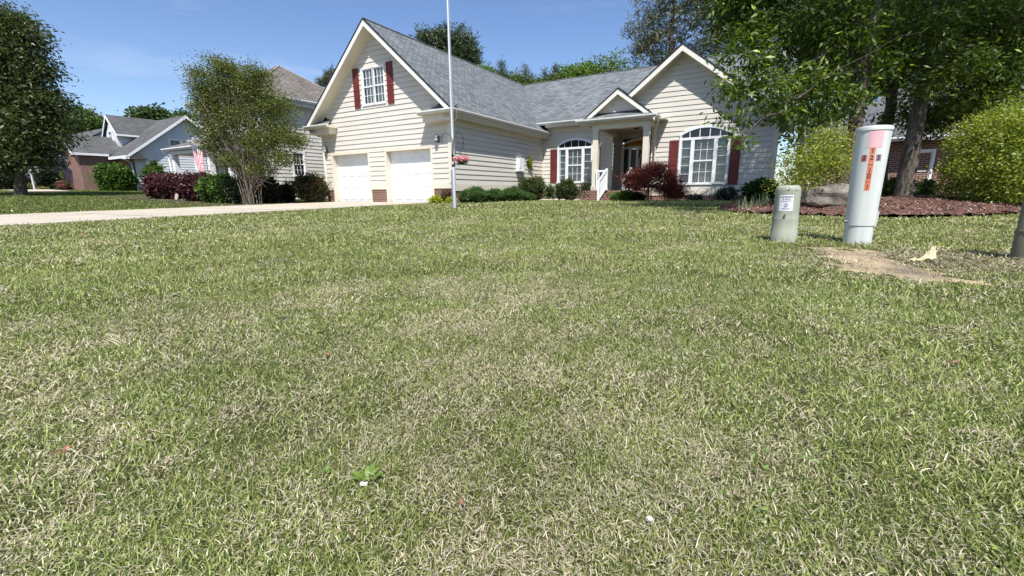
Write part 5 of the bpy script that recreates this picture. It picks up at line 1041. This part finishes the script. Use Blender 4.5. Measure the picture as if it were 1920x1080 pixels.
window_rect(n4, Wall((0, v4-.02, 0), (1, 0, 0), (0, -1, 0)), uwl, uw, zw0-.2, zw1, 1, 1, True, .5, depth=.1, casing=.07)
# rocking chairs
def rocker():
    t = empty('rocking_chair', (0, 0, 0), '', 'chair', 'white rocking chairs on the right neighbour lawn')
    s = MB(); s.box((-.25, -.22, .40), (.25, .24, .43)); s.build('seat', WHITE, t)
    b = MB()
    for x in (-.24, .24): b.tube([(x, .22, .40), (x, .36, 1.12)], .022, 6)
    b.box((-.25, .33, 1.05), (.25, .37, 1.15)); b.box((-.25, .24, .5), (.25, .27, .55))
    for k in range(5): x = -.17+k*.085; b.tube([(x, .25, .53), (x, .35, 1.08)], .010, 5)
    b.build('backrest', WHITE, t)
    for x in (-.27, .27):
        a = MB(); a.box((x-.035, -.26, .62), (x+.035, .27, .645)); a.tube([(x, -.22, .1), (x, -.22, .63)], .02, 6); a.build('armrest', WHITE, t)
        l = MB(); l.tube([(x, .2, .08), (x, .22, .42)], .02, 6); l.build('leg', WHITE, t)
        r_ = MB(); r_.tube([(x, y, .03+.12*(y-.05)**2/.25) for y in np.linspace(-.5, .6, 12)], .02, 6); r_.build('rocker', WHITE, t)
    return t
rc1 = rocker(); P = W(1752, 369, 16.5); rc1.location = gloc(P); rc1.location.z = P[2]; rc1.location.z = float(zg(P[0], P[1])); rc1.rotation_euler = (0, 0, rad(200)); rc1['label'] = 'left white rocking chair, nearer the brick house window'
rc2 = rc1.copy(); COL.objects.link(rc2)
for ch in list(rc1.children): c = ch.copy(); COL.objects.link(c); c.parent = rc2
P = W(1781, 370, 16.8); rc2.location = gloc(P); rc2.rotation_euler = (0, 0, rad(165)); rc2['label'] = 'right white rocking chair, partly hidden by the large round bush'
# ---- boulder, stones, pot, wire bicycle, litter
def rock(name, label, P, r, seed, group=None, cat='rock', m=None):
    bm_ = MB(); n1_, n2_ = 12, 20; rg = np.random.default_rng(seed); ph = rg.uniform(0, 6, 6)
    def pt(i, j):
        a = math.pi*i/n1_; b = 2*math.pi*j/n2_; d = np.array([math.sin(a)*math.cos(b), math.sin(a)*math.sin(b), math.cos(a)]); k = 1+.10*math.sin(3*d[0]+ph[0])+.09*math.sin(4*d[1]+ph[1])+.07*math.sin(7*d[2]+ph[2]+2*d[0])+.04*math.sin(11*d[0]+ph[3]); d = np.sign(d)*np.abs(d)**.8; return d*np.array(r)*k
    for i in range(n1_):
        for j in range(n2_): bm_.face([pt(i, j), pt(i+1, j), pt(i+1, j+1), pt(i, j+1)])
    o = bm_.build(name, m or ROCK); o.location = P; return tag(o, label, cat, group)
Pb = W(1550, 372, 8.3); zb_ = float(zg(Pb[0], Pb[1])); rock('boulder', 'large weathered grey boulder between the two pedestals', (Pb[0], Pb[1], zb_+.30), (.44, .32, .23), 4, m=noisy('brown_rock', (.09, .078, .062), (.24, .21, .175), 4, .9, .7, bscale=12))
stone = noisy('pale_stone', (.32, .27, .22), (.55, .47, .40), 6, .9, .5)
for i, (px, py, sx_, lab) in enumerate(((1018, 377, .14, 'leftmost flat pinkish edging stone below the round bush'), (1032, 374, .12, 'pale edging stone just left of the dark pot'), (1042, 378, .16, 'flat edging stone in front of the dark pot'), (1055, 378, .13, 'edging stone right of the dark pot'), (1082, 378, .12, 'edging stone under the dark round bush'), (1026, 379, .10, 'small edging stone nearest the lawn, left of the pot'))):
    P = Gp(px, py, 4.9); rock('edging_stone', lab, (P[0], P[1], float(zg(P[0], P[1]))+.03), (sx_, .09, .045), 10+i, 'edging stones of the flower bed', m=stone)
P = Gp(1041, 373, 5.2); mb = MB(); mb.lathe([(.001, 0), (.09, 0), (.12, .2), (.13, .2), (.13, .225), (.11, .225), (.10, .18), (.001, .18)], n=20); po = mb.build('flower_pot', mat('slate_pot', (.07, .085, .10), .5)); po.location = gloc(P); tag(po, 'small dark slate coloured pot among the edging stones', 'pot')
P = Gp(1345, 377, 4.9); bi = empty('wire_bicycle', gloc(P), 'decorative grey wire bicycle lying on its wheels below the wing window', 'garden ornament', rz=YAW)
GW_ = mat('grey_wire', (.20, .20, .20), .5, .5)
def ring(cx_, r_, nm):
    mb = MB(); mb.tube([(cx_+r_*math.cos(a), .0, r_+r_*math.sin(a)) for a in np.linspace(0, 2*math.pi, 25)], .009, 5, False)
    for k in range(6): a = k*math.pi/6; mb.tube([(cx_+r_*math.cos(a), 0, r_+r_*math.sin(a)), (cx_-r_*math.cos(a), 0, r_-r_*math.sin(a))], .003, 4)
    mb.build(nm, GW_, bi)
ring(-.55, .25, 'wheel'); ring(.35, .30, 'wheel'); ring(-.95, .18, 'wheel')
mb = MB(); mb.tube([(-.55, 0, .25), (-.15, 0, .55), (.25, 0, .58), (.35, 0, .3)], .012, 6); mb.tube([(-.15, 0, .55), (-.05, 0, .28), (.25, 0, .58), (.28, 0, .68), (.15, .08, .72)], .012, 6); mb.tube([(-.95, 0, .18), (-.55, 0, .25), (-.05, 0, .28)], .01, 6); mb.build('frame', GW_, bi)
P = Gp(1165, 372, 3.9); mb = MB(); mb.tube([(0, 0, 0), (.08, 0, .55)], .012, 6); mb.box((-.04, -.006, .0), (.05, .006, .12)); st_ = mb.build('garden_stake', mat('pale_blue_stake', (.45, .55, .58), .5)); st_.location = gloc(P); tag(st_, 'thin pale blue stake leaning in the low bush by the steps', 'stake')
# yellow torn plastic
P = onground(1732, 490); YP = noisy('yellow_plastic', (.55, .45, .24), (.68, .60, .40), 20, .5)
yl = empty('torn_plastic', gloc(P), 'crumpled pale yellow torn plastic sheet standing on the bare soil', 'litter')
mb = MB(); rg = np.random.default_rng(3); gi, gj = 13, 7
def yp(i, j):
    s_ = i/(gi-1); t_ = j/(gj-1); h = .10*max(0, s_-.25)**1.6*(1-abs(t_-.5)*1.7)*1.5; return np.array([-.10+.16*s_+.012*math.sin(9*t_), (t_-.5)*.07*(1.3-s_), .006+max(h, 0)+.008*math.sin(13*s_+5*t_)+.006*math.sin(23*t_+3*s_)])+ny_[i][j]
ny_ = rg.normal(0, .004, (gi, gj, 3))
for i in range(gi-1):
    for j in range(gj-1):
        if (i, j) in ((0, 0), (1, 0), (0, 5), (5, 5), (8, 0)): continue
        mb.face([yp(i, j), yp(i+1, j), yp(i+1, j+1), yp(i, j+1)])
mb.build('sheet', YP, yl); mb = MB(); mb.prism([(.055, 0, .0), (.075, .01, .0), (.07, .01, .07), (.055, 0, .08)], (0, .012, 0)); mb.build('grey_piece', mat('grey_plastic', (.42, .42, .42), .6), yl)
# fallen leaves and weeds in the lawn
def fallen(px, py, sz, col, lab, seed):
    rg = np.random.default_rng(seed); P = onground(px, py); mb = MB(); n = 14
    pts_ = []
    for i in range(n):
        a = 2*math.pi*i/n; r_ = sz*(.55+.45*abs(math.cos(a*1.0)))*(1-.35*(i % 2)); pts_.append(np.array([r_*math.cos(a), r_*.55*math.sin(a), .006+.25*sz*math.sin(a*2+rg.uniform(0, 1))**2]))
    c = np.array([0, 0, .012])
    for i in range(n): mb.face([c, pts_[i], pts_[(i+1) % n]])
    mb.tube([pts_[0]*.2, pts_[0]*1.6], .0012, 4)
    o = mb.build('fallen_leaf', noisy('dead_leaf_%d' % (seed % 3), tuple(x*.8 for x in col), tuple(x*1.15 for x in col), 60, .7)); o.location = (P[0], P[1], gloc(P)[2]+.012); o.rotation_euler = (rg.uniform(.1, .6), rg.uniform(-.3, .3), rg.uniform(0, 6)); tag(o, lab, 'leaf', 'fallen leaves on the lawn')
for a in ((530, 605, .020, (.22, .10, .07), 'curled reddish brown leaf on the left of the lawn, farther than the pinkish one', 1), (615, 673, .013, (.40, .24, .18), 'pinkish dry leaf left of the lawn centre', 2), (862, 960, .013, (.42, .24, .15), 'orange tan leaf near the bottom centre', 3), (1660, 578, .012, (.55, .48, .45), 'pale leaf scrap right of the lawn below the sandy patch', 4), (632, 513, .016, (.20, .14, .09), 'small brown leaf in the middle distance, left of centre', 5), (155, 443, .05, (.07, .05, .035), 'dark crumpled leaf close to the driveway', 6), (1500, 745, .012, (.42, .22, .15), 'reddish leaf on the right half of the lawn', 7), (1312, 592, .010, (.5, .25, .12), 'tiny orange leaf right of the lawn centre', 8), (342, 514, .022, (.34, .24, .14), 'long straw coloured leaf on the left lawn', 9), (340, 583, .012, (.05, .04, .03), 'small black leaf left on the lawn', 10), (130, 856, .010, (.35, .14, .08), 'small red brown leaf at the lower left', 11), (1790, 690, .014, (.3, .15, .1), 'brown leaf at the right side of the lawn', 12)): fallen(*a)
def weed(px, py, sz, n, cols, lab, seed, flat=.5, wd=.4):
    rg = np.random.default_rng(seed); P = onground(px, py); V = []; c = []; many = n > 12; ext = sz*(3.2 if many else .15)
    for i in range(n):
        a = 2*math.pi*i/n+rg.uniform(-.3, .3); l = sz*rg.uniform(.7, 1.2); d = np.array([math.cos(a), math.sin(a), flat]); d /= np.linalg.norm(d); s = np.array([-math.sin(a), math.cos(a), 0])*l*wd*.5; p0 = d*l*.1+rg.normal(0, ext, 3)*np.array([1, 1, 0]); m_ = p0+d*l*.55+np.array([0, 0, l*.1]); e = p0+d*l
        V += [[p0-s*.2, p0+s*.2, m_+s, m_-s], [m_-s, m_+s, e+s*.2, e-s*.2]]; k = np.array(cols)*rg.uniform(.75, 1.25); c += [k, k*1.1]
    o = link('lawn_weed', arrmesh('lawn_weed', V, 4, np.array(c)), LEAF); o.location = (P[0], P[1], gloc(P)[2]+.004); tag(o, lab, 'weed', None if many else 'broadleaf weeds in the lawn', 'stuff' if many else None)
for a in ((690, 903, .028, 9, (.16, .25, .045), 'bright green plantain rosette with a white scrap, left of the bottom centre', 1, .6, .45), (612, 888, .014, 7, (.16, .26, .06), 'small green weed just left of the plantain rosette', 2, .5, .5), (1300, 680, .018, 40, (.30, .38, .25), 'grey green weed patch right of the lawn centre', 3, .5, .35), (1425, 690, .014, 34, (.42, .40, .12), 'yellowish weed patch right of the grey green one', 4, .4, .5), (1170, 925, .011, 22, (.30, .38, .16), 'pale green weed near the bottom, right of centre', 5, .6, .4), (1880, 640, .018, 40, (.36, .42, .10), 'yellow green weed patch at the right edge', 6, .4, .5), (1500, 850, .014, 26, (.26, .36, .16), 'light green weed at the lower right', 7, .5, .45), (100, 1000, .008, 50, (.25, .36, .07), 'yellow green clover at the lower left corner', 8, .4, .7), (1140, 590, .022, 26, (.14, .26, .08), 'darker green tuft in the centre right of the lawn', 9, 1.2, .2), (1800, 485, .03, 14, (.34, .42, .30), 'pale grass tuft between yellow plastic and right edge pedestal', 10, .8, .15)): weed(*a)
P = onground(683, 915); rock('white_pebble', 'white scrap lying in the plantain rosette', (P[0], P[1], gloc(P)[2]+.009), (.007, .004, .004), 21, None, 'scrap', mat('white_scrap', (.62, .62, .6), .6))
P = onground(1218, 982); rock('white_pebble', 'small white scrap near the bottom right of centre', (P[0], P[1], gloc(P)[2]+.009), (.005, .004, .004), 22, None, 'scrap', mat('white_scrap', (.62, .62, .6), .6))
# ================================================================== far left planting
red = [(.05, .018, .025), (.13, .045, .055), (.18, .07, .08)]
def at(px, Y): return W(px, 372, Y)
gh = 'hedge bushes in front of the beige house'
shrub('purple_hedge', 'dark purple hedge at the left end in front of the porch', 280, 362, 328, at(322, 23.2), .11, 9000, red, gh, .55, 5, boxy=True, depth=.8, spread=.09)
shrub('purple_hedge', 'dark purple hedge right of the striped flag', 350, 404, 327, at(378, 21.6), .10, 6500, red, gh, .55, 5, boxy=True, depth=.7, spread=.09)
shrub('green_hedge', 'bright green topped hedge left of the crepe myrtle stems', 382, 452, 329, at(417, 20.6), .09, 8000, [(.035, .075, .015), (.12, .22, .03), (.2, .32, .05)], gh, .55, 5, boxy=True, depth=.8, spread=.08)
shrub('dark_bush', 'dark leafy bush at the foot of the crepe myrtle', 420, 478, 340, at(449, 20.2), .09, 4500, [(.02, .035, .015), (.07, .09, .035), (.13, .15, .08)], gh, .6, 5, spread=.09)
shrub('dark_bush', 'dark reddish bush right of the crepe myrtle stems', 472, 530, 332, at(502, 21), .09, 5000, [(.02, .025, .014), (.07, .07, .03), (.11, .05, .04)], gh, .6, 5, spread=.09)
shrub('dark_bush', 'small dark green bush beside the rose bush at the garage', 520, 555, 343, at(538, 22), .08, 3000, [(.015, .035, .012), (.04, .075, .022)], gh, .6, 4, spread=.07)
g3 = 'clipped bushes around the brick house'
shrub('cone_bush', 'conical green bush in front of the white side wall', 277, 318, 302, at(298, 30), .12, 5000, [(.04, .09, .015), (.12, .2, .04)], g3, .5, 5, spread=.1)
shrub('round_bush', 'wide round green bush before the brick wall', 190, 262, 309, at(226, 33), .14, 8000, [(.03, .075, .012), (.11, .2, .03), (.18, .28, .05)], g3, .55, 5, spread=.12)
shrub('cone_bush', 'narrow upright green bush left of the brick wall', 131, 169, 310, at(150, 36), .14, 5000, [(.035, .075, .015), (.11, .17, .03)], g3, .55, 5, spread=.12)
shrub('azalea', 'pink flowering azalea near the shaded porch', 112, 136, 341, at(124, 34), .12, 1500, [(.06, .07, .03), (.10, .12, .04)], None, .7, 4, flower=([(.50, .10, .22), (.6, .2, .32)], 1400, .13))
shrub('flower_clump', 'pale flowering clump at the far left lawn edge', 38, 70, 345, at(56, 34), .12, 900, [(.12, .16, .06), (.3, .3, .2)], None, .4, 4, flower=([(.55, .35, .4), (.5, .5, .4)], 160, .12))
shrub('flower_clump', 'yellow and orange flowers right of the pale flowering clump', 76, 92, 352, at(84, 34), .10, 300, [(.12, .16, .06), (.3, .3, .1)], None, .5, 3, flower=([(.6, .4, .04), (.65, .25, .05)], 220, .10))
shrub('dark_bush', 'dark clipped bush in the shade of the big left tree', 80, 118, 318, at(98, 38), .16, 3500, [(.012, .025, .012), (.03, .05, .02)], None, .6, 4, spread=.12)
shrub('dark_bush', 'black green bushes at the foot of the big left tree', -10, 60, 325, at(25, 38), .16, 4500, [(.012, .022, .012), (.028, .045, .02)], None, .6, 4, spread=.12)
P = at(69, 33); lp = empty('lamp_post', gloc(P), 'white garden lamp post in the flower bed, far left', 'lamp post'); H_ = W(66, 318, 33)[2]-gloc(P)[2]
mb = MB(); mb.tube([(0, 0, 0), (0, 0, H_-.3)], .06, 8); mb.build('post', mat('weathered_white', (.5, .5, .5), .6), lp); mb = MB(); mb.lathe([(.07, H_-.3), (.12, H_-.1), (.14, H_-.08), (.001, H_)], n=8); mb.build('lantern', mat('lantern_glass', (.6, .6, .58), .3), lp)
P = at(386, 23.2); rs_ = MB(); rs_.lathe([(.001, 0), (.16, 0), (.16, .03), (.001, .03)], n=20); rs_.face([(0, 0, 0)]*3) if False else None
o = rs_.build('round_plaque', noisy('pink_plaque', (.45, .33, .30), (.55, .42, .38), 5, .6)); Pp = at(332, 22.3); o.location = (Pp[0], Pp[1], gloc(Pp)[2]+.15); o.rotation_euler = (rad(80), 0, rad(-30)); tag(o, 'pale pink round plaque standing before the purple hedge', 'garden ornament')
sheet('planting_bed', [((u, -4.6-.0), (u, -1.2)) for u in (-21, -18, -15.5, -13, -11, -9, -7.9)], .012, noisy('brown_mulch', (.04, .028, .02), (.09, .065, .05), 12, .95, .5), 2, 'mulched bed under the hedges of the beige house', 'planting bed')
sheet('garden_bed', [((u, 4.75), (u, 8.3)) for u in (1.2, 3, 5, 7, 9, 11, 12.5)], .012, MATS['brown_mulch'], 2, 'mulched bed below the front windows', 'planting bed')
